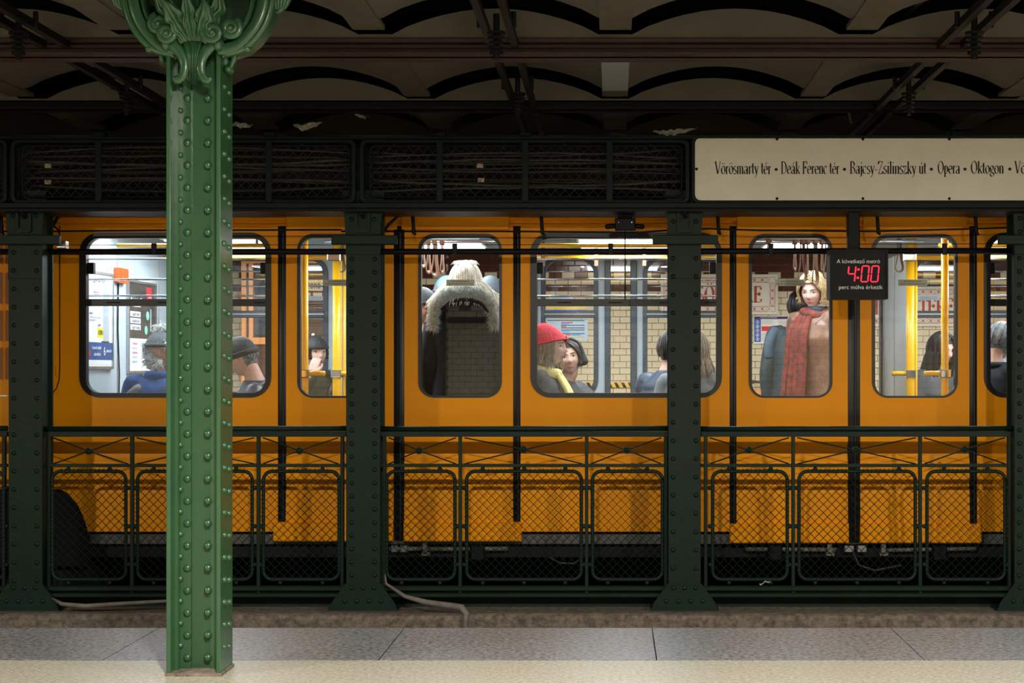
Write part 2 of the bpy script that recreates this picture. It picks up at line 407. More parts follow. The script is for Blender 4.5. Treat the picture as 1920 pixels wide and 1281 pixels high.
mat('p_blue', (.02, .12, .50), .4); mat('p_orange', (.85, .11, .02), .3); mat('p_tan', (.42, .34, .22), .4)
mat('p_sticker', (.50, .50, .40), .5); mat('p_sky', (.06, .40, .85), .4); mat('p_text', (.10, .12, .16), .6)
mat('p_label', (.45, .58, .66), .4); mat('p_gold', (.75, .5, .05), .4)
glass_mat('glass')

# ---------------------------------------------------------------- the station shell
XL, XR = -8.5, 8.5
YB = -0.4; YW = 17.8
floor = empty('floor', 'near platform floor of cream terrazzo slabs behind a grey granite edge', 'floor')
floor['kind'] = 'structure'
m = MB()
WP('slab', MB().box(XL, XR, YB, 5.905, -.3, 0), 'cream_terrazzo', floor)
joints = [-8.5, -7.4, -6.32, -5.24, -4.16, -3.08, -2.0, -.92, .17, 1.22, 2.30, 3.38, 4.46, 5.54, 6.6, 7.6, 8.5]
for a, b in zip(joints, joints[1:]):
    WP('stone', MB().cbox(a+.0025, b-.0025, 0, .735, 0, .2, .004), 'granite', floor)
    o = floor.children[-1]
    o.data.transform(Matrix.Translation((0, 5.91, 0)) @ Matrix(((1,0,0,0),(0,1,0,0),(0,0,1,0),(0,0,0,1))))
    o.data.transform(Matrix.Translation((0, 0, -.2)))
WP('platform_face', MB().box(XL, XR, 5.95, 6.60, -1.0, -.2), 'curb', floor)
tb = empty('trackbed', 'dark trackbed with low concrete curbs between the platforms', 'trackbed'); tb['kind'] = 'structure'
WP('ballast', MB().box(XL, XR, 6.6, 12.1, -1.1, -.9), 'ballast', tb)
mb = MB(); prof = [(8.79, -.32), (8.80, -.30), (8.83, -.292), (8.93, -.30), (9.30, -.30), (9.32, -.9), (8.79, -.9)]
mb.add([(x, y, z) for x in (XL, XR) for y, z in prof], [tuple(range(7)), tuple(range(13, 6, -1))]+[(i, (i+1) % 7, (i+1) % 7+7, i+7) for i in range(7)])
WP('curb', mb, 'curb', tb)
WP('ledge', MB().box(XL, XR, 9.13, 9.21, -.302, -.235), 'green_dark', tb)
for y in (7.0, 8.42, 9.95, 11.37):
    WP('rail', MB().box(XL, XR, y-.03, y+.03, -.9, -.76), 'steel', tb)
ff = struct('floor_far', MB().box(XL, XR, 12.07, YW+.3, -.1, 0.0), 'cream_terrazzo')
WP('far_platform_face', MB().box(XL, XR, 12.05, 12.2, -1.0, -.02), 'ballast', tb)
# ceiling: flat joists running away from the camera with shallow plaster arches between them
ceil = empty('ceiling', 'dim plaster ceiling of shallow arches between iron joists', 'ceiling'); ceil['kind'] = 'structure'
HS = 2.695; SPC = 1.13; HWJ = .073; RISE = .125
DG = [1.2, 3.4, 5.6, 7.07, 8.77, 9.97, 11.9, 14.0, 16.0]
segs = list(zip([YB-.1]+DG, DG+[YW+.3]))
for k in range(-8, 9):
    xc = k*SPC+.01
    mb = MB()
    for y0, y1 in segs: mb.box(xc-HWJ, xc+HWJ, y0+.03, y1-.15, HS, HS+.02)
    WP('joist', mb, 'joist', ceil)
    if k == 8: continue
    xa, xb = xc+HWJ, xc+SPC-HWJ
    mb = MB()
    def az(u): return HS+.008+RISE*math.sin(math.pi*u)**.8
    for y0, y1 in segs:
        L_ = y1-.10-y0
        mb.grid(lambda u, v: (xa+(xb-xa)*u, (y0+.04)+L_*((v*7/.7-0) if False else (v*5*(1-.34/L_) if v < .2 else 1-.34/L_*(1-(v-.2)/.8))), az(u)+(.11*((v-.2)/.8)**2 if v > .2 else 0)), 12, 5)  # vault ends curl up and stop short, shaped to draw soft shade bands
    WP('arch_vault', mb, 'plaster', ceil, 60)
mb = MB().box(XL-.5, XR+.5, YB-.2, YW+.3, HS+.30, HS+.35)
WP('backing', mb, 'shade_band', ceil)  # dark sheet showing through the gaps as shade next to the girders
WP('white_joist_plate', MB().box(.01-HWJ+.002, .01+HWJ-.002, 7.30, 8.42, HS-.004, HS), 'white_joist', ceil)
for y in DG:
    mb = MB()
    for k in range(-8, 8):
        xa = k*SPC+.01+HWJ; xb = xa+SPC-2*HWJ
        pts = [(xa, HS-.005)]+[(xa+(xb-xa)*i/12, HS+.012+RISE*math.sin(math.pi*i/12)**.8+.004) for i in range(13)]+[(xb, HS-.005)]
        mb.prism(pts, y+.03, y+.06)
    WP('spandrel', mb, 'plaster', ceil)
def gird(y, z0, dep, m_):
    mb = MB()
    t = HS
    mb.box(XL, XR, y+.06, y+.09, z0, t)
    mb.box(XL, XR, y, y+dep, z0-.0, z0+.012)
    mb.box(XL, XR, y+.01, y+dep-.01, z0+.012, z0+.024); mb.box(XL, XR, y+.03, y+.12, z0+.024, z0+.05)
    mb.box(XL, XR, y+.02, y+dep-.03, t-.018, t-.002)
    return WP('girder', mb, m_, ceil)
gird(7.07, 2.615, .19, 'girder_brown'); gird(8.77, 2.655, .17, 'black')
gird(5.6, 2.60, .2, 'green_dark')
# walls
def brickrow(row):                          # colour pattern by course, counted down from the cream field
    return None
CH = .0755; CW = .152; ZC = 2.05            # course height, tile length, top of the cream field
def tile_mesh(w_, m_):
    return MB().cbox(.003, w_-.003, -.012, .01, .003, CH-.003, .004).mesh('tile', MATS[m_])
def tile_wall(name, yface, sgn, label, individual):
    root = empty(name, label, 'wall'); root['kind'] = 'structure'
    WP('backing_wall', MB().box(XL, XR, min(yface, yface+sgn*.2), max(yface, yface+sgn*.2), -.0, 3.0), 'grout' if individual else 'grout_dark', root)
    mc, mbn = tile_mesh(CW, 'tile_cream'), tile_mesh(CW, 'tile_brown')
    bulk = {'tile_cream': MB(), 'tile_brown': MB()}; zmax = 2.62 if individual else 2.68
    cands = []
    for r in range(-26, 9):
        z = ZC+r*CH
        if z < .0 or z > zmax: continue
        off = (r % 2)*CW/2
        n0 = int(XL/CW)+1
        for i in range(n0, int(XR/CW)-1):
            x = i*CW+off
            if r < 0: c = 'tile_cream'
            elif r == 0: c = 'tile_brown'
            elif r == 1: c = 'tile_cream'
            elif r == 2: c = 'tile_brown' if i % 2 else 'tile_cream'
            else: c = 'tile_brown'
            px = PX+(x+CW/2)*F/yface if sgn > 0 else 0; py = PY-(z+CH/2-EYE)*F/yface if sgn > 0 else 0
            want = individual and any(a < px < b and c_ < py < d for a, b, c_, d in VIS)
            cands.append((want, x, z, c))
    cnt = 0
    for want, x, z, c in cands:
        if want and cnt < 300:
            piece('tile', mc if c == 'tile_cream' else mbn, root, (x, yface, z)); cnt += 1
        else:
            y0, y1 = (yface-.012, yface+.01) if sgn > 0 else (yface-.01, yface+.012)
            b = bulk[c]
            if sgn > 0: b.cbox(x+.003, x+CW-.003, y0, y1, z+.003, z+CH-.003, .004)
            else: b.box(x+.003, x+CW-.003, y0, y1, z+.003, z+CH-.003)
    for c, b in bulk.items():
        o = WP('tiling', b, c, root); o['kind'] = 'stuff'
    return root
VIS = [(1405, 1560, 478, 745), (1145, 1182, 485, 745), (1030, 1112, 600, 745), (1030, 1112, 495, 560), (1215, 1252, 490, 745), (1720, 1775, 500, 745)]
tile_wall('wall_far', YW, 1, 'tiled wall of the far platform in cream with brown upper courses', True)
tile_wall('wall_near', YB, -1, 'tiled wall behind the near platform seen only in reflections', False)
for nm, x in (('wall_left', XL-.2), ('wall_right', XR)):
    struct(nm, MB().box(x, x+.2, YB-.2, YW+.3, -1.1, 3.05), 'plaster')

# ---------------------------------------------------------------- near platform column with ornate capital
col = empty('platform_column', 'large riveted green iron column with leafy scroll capital on the near platform', 'column', (X(362, 5.7), 5.7, 0))
D0 = 5.6; xa, xb = X(311.5, D0), X(413, D0); fl = .0155; yb = 5.78; yw = 5.70
for s_, (a, b) in (('l', (xa, xa+fl)), ('r', (xb-fl, xb))):
    WP('flange', MB().cbox(a, b, D0, yb, 0, 2.7, .002), 'green', col)
WP('web', MB().box(xa+fl, xb-fl, yw, yw+.014, 0, 2.7), 'green', col)
mb = MB()
for a, b, e in ((xa+fl, xa+fl+.013, 1), (xb-fl-.013, xb-fl, -1)):
    mb.box(a, b, D0+.055, yw, 0, 2.7)
    mb.box(a, b, yw+.014, yb-.05, 0, 2.7)
mb.box(xa+fl, xa+fl+.052, yw-.012, yw, 0, 2.7); mb.box(xb-fl-.045, xb-fl, yw-.012, yw, 0, 2.7)
WP('angle_iron', mb, 'green', col)
rv = MB().dome((0, 0, 0), .0155, n=14, m=5).mesh('rivet', MATS['green'], 180)
rs_ = MB().dome((0, 0, 0), .0115, (1, 0, 0), n=12, m=4, h=1.0).mesh('rivet', MATS['green'], 180)
def lp(x, y, z): return (x-col.location.x, y-col.location.y, z)
xw1, xw2 = X(353, yw), X(391.5, yw); 
z = Z(185, yw)
zz = []
k = 0
while Z(185+41.9*k, yw) > .05 and k < 27:
    zz.append(Z(185+41.9*k, yw)); k += 1
for z in zz:
    piece('rivet', rv, col, lp(xw1, yw-.012, z)); piece('rivet', rv, col, lp(xw2, yw-.012, z))
k = 0
while Z(163+42*k, D0) > .05:
    z = Z(163+42*k, D0+.06); 
    piece('rivet', rs_, col, lp(xa+fl+.013, D0+.085, z))
    piece('rivet', rs_, col, lp(xb, D0+.055, z)); piece('rivet', rs_, col, lp(xb, D0+.125, z-.010)); k += 1
WP('foot', MB().box(xa-.004, xb+.006, D0-.004, yb+.004, 0, .012), 'curb', col)
# capital
cx = (xa+xb)/2
def C(x, y, D=D0-.02): return P(x, y, D)
def leaf(x0, y0, x1, y1, wid, bul, D, curl=0, ribs=3, name='leaf'):
    # acanthus leaf from base pixel (x0,y0) to tip pixel (x1,y1)
    a = C(x0, y0, D); b = C(x1, y1, D); ax = (b-a); L = ax.length; ax.normalize(); sd = Vector((ax.z, 0, -ax.x)); mb = MB()
    def fn(u, v):
        t = u*2-1
        wv = wid*(.35+.65*math.sin(math.pi*min(1, v*.85+.08))**.7)*(1+.16*math.cos(v*19))*(1 if v < .85 else (1-v)/.15*.75+.25)
        d = bul*math.sin(math.pi*v*.75)*(1-.55*t*t)+curl*max(0, v-.55)**2*4
        d += .009*math.cos((t+.12*math.sin(v*19)*t)*ribs*math.pi)*math.sin(math.pi*min(1, v+.1))
        return a+ax*(L*v)+sd*(wv*t*(1-.1*v))+Vector((0, -d, 0))
    mb.grid(fn, 28, 24)
    mb.grid(lambda u, v: fn(u, v)+Vector((0, .012, 0)), 28, 24)
    return mb
def spiral(cx_, cy_, r0, turns, a0, D, r, sgn=1, n=34, th=.010):
    pts = []; rad = []
    for i in range(n+1):
        t = i/n; a = math.radians(a0)+sgn*turns*2*math.pi*t; q = r0*(1-t)**.85+2.0
        pts.append(C(cx_+q*math.cos(a), cy_-q*math.sin(a), D-.014*t)); rad.append(th*(1-.35*t))
    return pts, rad
cap = MB()
# lower vase between the flanges
def vase(u, v):
    t = u*2-1; y = 158-(158-72)*v
    hw = (12+34*v**1.15)*(1-.28*math.sin(math.pi*v))*(1 if v > .06 else .6)
    d = .02+.06*v+.045*math.sin(math.pi*v)*(1-t*t)
    d += .0075*math.cos(t*5*math.pi)*(1-.2*v) - .06*t*t*(.4+.6*v)
    return C(361+hw*t, y, D0+.045-d)
WP('acanthus_leaf', MB().grid(vase, 44, 26), 'green', col, 180)
mb = MB()
for sg in (-1, 1):                           # C scrolls at the flanks of the vase
    cxp = 361
    pts = [(47, 72), (40, 80), (28, 92), (18, 108), (15, 124), (18, 140), (26, 150), (33, 147)]
    mb.chain([C(cxp+sg*a, b, D0-.03) for a, b in pts], [(.014, .024), (.013, .024), (.012, .022), (.011, .02), (.011, .018), (.010, .017), (.010, .015), (.009, .012)], 12, 4)
    mb.ell(C(cxp+sg*49, 83, D0-.03), (.020, .03, .028), 14, 8)
WP('flank_scroll', mb, 'green', col, 180)
WP('necking', MB().box(X(318, D0), X(404, D0), D0-.045, yb, Z(78, D0), Z(66, D0)), 'green', col)
# bell above the necking
def bell(u, v):
    t = u*2-1; y = 74-190*v
    hw = 43+16*v+150*max(0, v-.35)**2
    d = .03+.05*math.sin(math.pi*v*.6)+.20*max(0, v-.4)**1.5
    d += .010*math.cos(t*5*math.pi)*(1-.3*v)-.10*t*t
    return C(360+hw*t, y, D0+.03-d)
WP('bell', MB().grid(bell, 48, 30), 'green', col, 180)
for x0, y0, x1, y1, wd, bl in ((352, 74, 322, 14, .045, .06), (370, 74, 398, 14, .045, .06), (361, 76, 361, -6, .032, .075), (345, 60, 300, -12, .04, .05), (378, 60, 422, -12, .04, .05)):
    WP('acanthus_leaf', leaf(x0, y0, x1, y1, wd, bl, D0-.055, curl=.10), 'green', col, 180)
mb = MB()
for cx_, cy_, r0, a0, sg, D in ((311, 62, 12, 60, -1, D0-.07), (297, 44, 12, 100, 1, D0-.05), (398, 60, 14, 110, 1, D0-.08), (432, 52, 14, 60, -1, D0-.06)):
    p_, r_ = spiral(cx_, cy_, r0, 1.6, a0, D, .009, sg)
    mb.tube(p_, [(q, q*2.0) for q in r_], 10)
    mb.ell(C(cx_, cy_, D-.015), (.012, .016, .012), 12, 8)
WP('volute', mb, 'green', col, 180)
mb = MB()                                    # outer scroll brackets left and right, rising out of view
def outline(sg, pts, cxp=372): return [C(cxp+sg*a, b, D0).xz for a, b in pts]
OUT = [(52, 100), (82, 92), (104, 74), (122, 50), (133, 22), (138, -10), (137, -45), (128, -80)]
INN = [(95, -80), (103, -45), (104, -10), (99, 20), (88, 45), (74, 62), (58, 68), (48, 72)]
for sg in (-1, 1):
    mb.prism([tuple(q) for q in outline(sg, OUT+INN)], D0+.02, D0+.13)
    mb.chain([C(372+sg*a, b, D0+.0) for a, b in OUT], [.016]*8, 10, 4)
    mb.chain([C(372+sg*(a-14), b-6, D0-.02) for a, b in OUT], [(.008, .02)]*8, 10, 4)
    mb.chain([C(372+sg*a, b, D0-.01) for a, b in INN], [(.010, .024)]*8, 10, 4)
    mb.chain([C(372+sg*a, b, D0-.0) for a, b in [(92, 92), (74, 84), (60, 88), (48, 104)]], [.016, .014, .012, .01], 10, 4)
WP('scroll_bracket', mb, 'green', col, 60)
WP('capital_panel', MB().prism([tuple(q) for q in outline(-1, [(50, 98), (78, 90), (100, 72), (118, 48), (128, 20), (132, -10), (131, -78)])+outline(1, [(131, -78), (132, -10), (128, 20), (118, 48), (100, 72), (78, 90), (50, 98)])], D0+.10, D0+.14), 'green', col)
mb = MB()
for sg in (-1, 1):                           # serrated leaf edge along the brackets
    for i in range(26):
        t = i/25*(len(OUT)-1.001); j = int(t); f_ = t-j
        a = OUT[j][0]*(1-f_)+OUT[j+1][0]*f_; b = OUT[j][1]*(1-f_)+OUT[j+1][1]*f_
        p0 = C(372+sg*(a-3), b, D0+.05); p1 = C(372+sg*(a+5), b+5, D0+.04)
        mb.tube([p0, (p0+p1)/2, p1], [(.013, .03), (.009, .022), (.002, .006)], 8)
WP('leaf_edge', mb, 'green', col, 60)
mb = MB()
for cxp, cy_ in ((228, -18), (522, -12)):    # drooping outer leaves
    sg = -1 if cxp < 361 else 1
    mb.ell(C(cxp, cy_, D0+.06), (.050, .06, .066), 20, 14)
    for q in range(-3, 4):
        mb.chain([C(cxp+q*7+sg*4, cy_-30, D0+.0), C(cxp+q*7.5, cy_, D0-.005), C(cxp+q*4, cy_+28, D0+.02)], [.007, .008, .005], 8, 3)
    mb.chain([C(cxp+sg*24, cy_-34, D0+.03), C(cxp+sg*20, cy_+8, D0+.02), C(cxp-sg*2, cy_+34, D0+.03), C(cxp-sg*24, cy_+18, D0+.04)], [.010, .011, .010, .008], 10, 4)
WP('drooping_leaf', mb, 'green', col, 180)
mb = MB()                                    # leaf on the side face of the column
for q in range(5):
    mb.chain([P(431+q*2.2, 82, D0+.04+.02*q), P(440-q, 105+q*2, D0+.03+.02*q), P(430-q, 132-q*2, D0+.05+.015*q)], [.010, .011, .007], 8, 3)
mb.ell(P(424, 110, D0+.06), (.02, .03, .036), 12, 8); mb.ell(P(430, 131, D0+.06), (.018, .03, .016), 12, 8)
mb.ell(P(306, 108, D0+.07), (.016, .03, .026), 12, 8)
WP('side_leaf', mb, 'green', col, 180)

# ---------------------------------------------------------------- the four riveted columns between the tracks
DM = 8.98; ZB = -.297
cols = [(16, 79, 34.2, 405, 'riveted dark green column at the left edge beside the louvred panel'),
        (649, 713, 24.7, 412, 'riveted dark green column standing before the first pair of carriage doors'),
        (1253, 1314, 34.2, 416, 'riveted dark green column below the left end of the station sign'),
        (1902, 1964, 24.8, 410, 'riveted dark green column cut by the right edge of the picture')]
def flare(x0, x1, zt, zb, ex):
    return [(x0, zt), (x0-.02, zt-.03), (x0-ex, zb+.03), (x0-ex-.01, zb), (x1+ex+.01, zb), (x1+ex, zb+.03), (x1+.02, zt-.03), (x1, zt)]
rvd = MB().dome((0, 0, 0), .0145, n=10, m=4).mesh('rivet', MATS['green_dark'], 180)
for ci, (c0, c1, pit, ys, lab) in enumerate(cols):
    x0, x1 = X(c0, DM), X(c1, DM); xc = (x0+x1)/2
    c = empty('track_column', lab, 'column', (xc, DM+.09, ZB), 'columns between the two tracks')
    zt = 2.20; ztop = Z(523 if ci in (0, 2) else 478, DM)
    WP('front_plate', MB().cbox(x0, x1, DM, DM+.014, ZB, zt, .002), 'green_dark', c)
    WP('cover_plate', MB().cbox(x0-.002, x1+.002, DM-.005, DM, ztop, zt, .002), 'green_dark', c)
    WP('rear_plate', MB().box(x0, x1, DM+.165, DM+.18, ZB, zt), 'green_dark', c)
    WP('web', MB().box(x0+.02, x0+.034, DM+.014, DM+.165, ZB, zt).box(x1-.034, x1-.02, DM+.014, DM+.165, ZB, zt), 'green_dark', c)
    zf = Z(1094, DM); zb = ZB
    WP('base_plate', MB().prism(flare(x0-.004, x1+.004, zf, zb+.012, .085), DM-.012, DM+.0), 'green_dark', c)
    WP('foot_plate', MB().box(x0-.105, x1+.105, DM-.02, DM+.19, zb-.003, zb+.014), 'green_dark', c)
    WP('head_bracket', MB().prism([(x0-.02, zt), (x0-.006, Z(420, DM)), (x0-.002, Z(440, DM)), (x1+.002, Z(440, DM)), (x1+.006, Z(420, DM)), (x1+.03, zt)], DM-.014, DM-.004), 'green_dark', c)
    WP('cross_arm', MB().cbox(X((c0+c1)/2-60, DM-.05), X((c0+c1)/2+63, DM-.05), DM-.05, DM-.014, Z(458, DM-.05), Z(441, DM-.05), .003), 'green_dark', c)
    U = rrect(xc-.045, xc+.045, Z(437, DM), Z(400, DM)+.03, .02)
    Ui = rrect(xc-.030, xc+.030, Z(433, DM)+.012, Z(400, DM)+.02, .012)
    WP('hook_plate', MB().ring(U, Ui, DM-.03, DM-.014), 'green_dark', c, 40)
    WP('hook', MB().chain([(xc, DM-.05, 2.14), (xc-.004, DM-.055, 2.08), (xc+.004, DM-.035, 2.04), (xc, DM-.015, 2.05)], [.014, .013, .011, .008], 10, 4), 'black', c, 180)
    k = 0
    while ys+pit*k < 1092:
        z = Z(ys+pit*k, DM); k += 1
        if 436 < ys+pit*(k-1) < 462: continue
        dy = DM-(.014 if z > Z(440, DM) else .005 if z > ztop else 0)
        for xx in (xc-.068, xc+.068): piece('rivet', rvd, c, (xx-xc, dy-DM-.09, z-ZB))
    for yy, n, sp in ((1102, 3, .065), (1127, 4, .072)):
        for j in range(n):
            piece('rivet', rvd, c, ((j-(n-1)/2)*sp, -.102, Z(yy, DM)-ZB))

# ---------------------------------------------------------------- cable trough with mesh panels over the columns
DF = 8.90
def zf_(y): return Z(y, DF)
def xf_(x): return X(x, DF)
def diamonds(mb, x0, x1, z0, z1, y, pitch, r, inset=0):
    n = 0
    for fam in (1, -1):
        yy = y+(.003 if fam > 0 else -.003)
        c = (x0-z1 if fam > 0 else x0+z0); end = (x1-z0 if fam > 0 else x1+z1)
        c += pitch*.3
        while c < end:
            # line x - fam*z = c
            pts = []
            for z in (z0, z1):
                x = c+fam*z; 
                if x0 <= x <= x1: pts.append((x, z))
            for x in (x0, x1):
                z = (x-c)*fam
                if z0 < z < z1: pts.append((x, z))
            if len(pts) >= 2:
                a, b = pts[0], pts[-1]
                if math.hypot(a[0]-b[0], a[1]-b[1]) > .03:
                    def pull(p):            # keep ends inside the rounded corners
                        px = min(max(p[0], x0+inset), x1-inset); return p
                    mb.tube([(a[0], yy, a[1]), (b[0], yy, b[1])], r, 4, caps=False)
            c += pitch
    return mb
def brackets_at(lo, hi): return [q for q in (-135, 26, 186, 345, 505, 665, 825, 985, 1143, 1304, 1465, 1626, 1787) if lo < q < hi]
tops = empty('frieze_beam', 'dark iron beam running above the columns and under the cable troughs', 'beam', (0, DF, 2.1))
WP('bottom_chord', MB().cbox(XL+.1, XR-.1, DF-.06, DF+.34, zf_(392), zf_(382), .004), 'frieze_green', tops)
WP('lower_lip', MB().box(XL+.1, XR-.1, DF-.02, DF+.30, zf_(397), zf_(392)), 'black', tops)
WP('top_chord', MB().cbox(XL+.1, XR-.1, DF-.03, DF+.34, zf_(262), zf_(257), .003), 'frieze_green', tops)
WP('back_plate', MB().box(XL+.1, XR-.1, DF+.30, DF+.32, zf_(382), zf_(262)), 'under_black', tops)
for q in (186, 345, 505, 825, 985, 1155, 1470, 1795):
    WP('clip', MB().cbox(xf_(q-11), xf_(q+11), DF-.01, DF+.05, zf_(257), zf_(249), .003), 'frieze_green', tops)
for p0, p1 in ((-18, 665), (668, 1296), (1296, 1300)): pass
def trough(x0, x1, lab, verts):
    t = empty('cable_trough', lab, 'cable trough', (xf_((x0+x1)/2), DF, zf_(380)), 'mesh fronted cable troughs above the columns')
    a, b = xf_(x0), xf_(x1); zt, zb = zf_(263), zf_(381)
    WP('outer_frame', MB().ring(rrect(a, b, zb, zt, .035), rrect(a+.02, b-.02, zb+.016, zt-.016, .028), DF-.012, DF+.03), 'frieze_green', t, 40)
    ia, ib, it, ibm = xf_(x0+16), xf_(x1-13), zf_(272), zf_(368)
    WP('inner_frame', loop_tube(MB(), rrect(ia, ib, ibm, it, .03), DF+.035, .0055, 8), 'frieze_green', t, 180)
    o = WP('wire_mesh', diamonds(MB(), ia, ib, ibm, it, DF+.035, .056, .0014), 'cable_grey', t); o['kind'] = 'stuff'
    for q in verts:
        WP('strap', MB().cbox(xf_(q-6), xf_(q+6), DF-.02, DF-.012, zb+.002, zt-.002, .002), 'frieze_green', t)
    q = x0+64
    while q < x1-20:
        for zz_ in (zt-.026, zb+.022): piece('bolt', boltm, t, (xf_(q)-t.location.x, 0-.0, zz_-t.location.z))
        q += 160
    return t
boltm = MB().dome((0, 0, 0), .009, n=8, m=3).mesh('bolt', MATS['frieze_green'], 180)
trough(-640, 14, 'mesh fronted cable trough beyond the left end column, only its end showing', [])
trough(22, 667, 'mesh fronted cable trough behind the capital of the near column', [186, 345, 505])
trough(676, 1292, 'mesh fronted cable trough left of the station sign', [825, 985, 1143])
CAB = [((40, 662), 11, 'black cables sagging behind the mesh of the trough near the big capital'), ((690, 1285), 13, 'black cables sagging behind the mesh of the trough beside the station sign')]
for (x0, x1), n, lab in CAB:
    t = empty('cable_bundle', lab, 'cables', (xf_((x0+x1)/2), DF+.15, zf_(372)))
    for i in range(n):
        ya = 285+i*6.2+random.uniform(-4, 4); yb_ = ya+random.uniform(-6, 6); sag = random.uniform(-14, 12); r = random.choice([.004, .006, .008, .01])
        D = DF+.08+random.uniform(0, .16)
        pts = [P(x0+(x1-x0)*k/12, ya+(yb_-ya)*k/12+sag*math.sin(math.pi*k/12)+random.uniform(-1.2, 1.2), D) for k in range(13)]
        WP('cable', MB().tube(pts, r, 7), 'cable_grey', t, 180)
    for x, y in ((x0+50, 308), (x0+50, 339)) if x0 < 600 else ((900, 308), (902, 335)):
        WP('cable_tag', MB().cbox(X(x-6, DF+.07), X(x+6, DF+.07), DF+.065, DF+.075, Z(y+4, DF), Z(y-4, DF), .001), 'p_tan', t)
# station sign
sg = empty('station_sign', 'long cream line sign with dark serif stop names in a green frame', 'sign', (xf_(1640), DF-.03, zf_(377)))
sa, sb_ = xf_(1302), xf_(2560); s0, s1 = Z(376, DF-.03), Z(258.5, DF-.03)
DS = DF-.03
WP('board', MB().prism(rrect(X(1303, DS), X(2560, DS), Z(376, DS), Z(258.5, DS), .036), DS, DS+.02), 'sign_cream', sg, 30)
WP('frame', MB().ring(rrect(X(1297, DS), X(2566, DS), Z(381, DS), Z(254, DS), .045), rrect(X(1303, DS), X(2560, DS), Z(376, DS), Z(258.5, DS), .036), DS-.004, DS+.05), 'frieze_green', sg, 30)
words = [('Vörösmarty tér', 1340, 1446), ('•', 1449.5, 1461), ('Deák Ferenc tér', 1464, 1574), ('•', 1577.5, 1589), ('Bajcsy-Zsilinszky út', 1593, 1737), ('•', 1740.5, 1752), ('Opera', 1758, 1800), ('•', 1803.5, 1815), ('Oktogon', 1820, 1882), ('•', 1887.5, 1899), ('Vörösmarty utca', 1902, 2022), ('•', 2028, 2040), ('Kodály körönd'.replace('dály', 'dály'), 2045, 2150)]
for w_, a, b in words:
    a, b = X(a, DS), X(b, DS)
    wb = serif_text(w_, .0735, (b-a)*1.0, W=.125, t=.06)
    wb.v = [(v[0]+a, v[1]+DS, v[2]+Z(326.5-(a-X(1340, DS))*.55, DS)) for v in wb.v]
    WP('lettering', wb, 'print_dark', sg)
for q in (1457, 1618, 1780, 1942):
    for y in (261, 372.5): piece('screw', boltm, sg, (X(q, DS)-sg.location.x, 0, Z(y, DS)-sg.location.z))
piece('screw', boltm, sg, (X(1306, DS)-sg.location.x, 0, Z(317, DS)-sg.location.z))

# ---------------------------------------------------------------- railings with mesh panels
DR = 9.05
def xr(x): return X(x, DR)
def zr(y): return Z(y, DR)
knob = MB().ell((0, 0, 0), (.0135, .0135, .0135), 10, 8).mesh('knob', MATS['green_dark'], 180)
bays = [(-560, 14, [-540, 8], [(-130, 8)], [], 'dark green mesh railing cut by the left edge of the picture'),
        (79, 649, [92, 248, 485, 642], [(98, 236), (258, 473), (494, 636)], [(167, 846), (366, 846), (562, 845)], 'dark green mesh railing partly behind the near column'),
        (713, 1253, [721, 863, 1100, 1248], [(725, 853), (875, 1090), (1111, 1242)], [(786, 845), (982, 843), (1175, 844)], 'dark green mesh railing in the middle bay between two columns'),
        (1314, 1902, [1323, 1487, 1725, 1892], [(1336, 1476), (1498, 1716), (1738, 1884)], [(1404, 844), (1604, 844), (1808, 843)], 'dark green mesh railing below the departure display')]
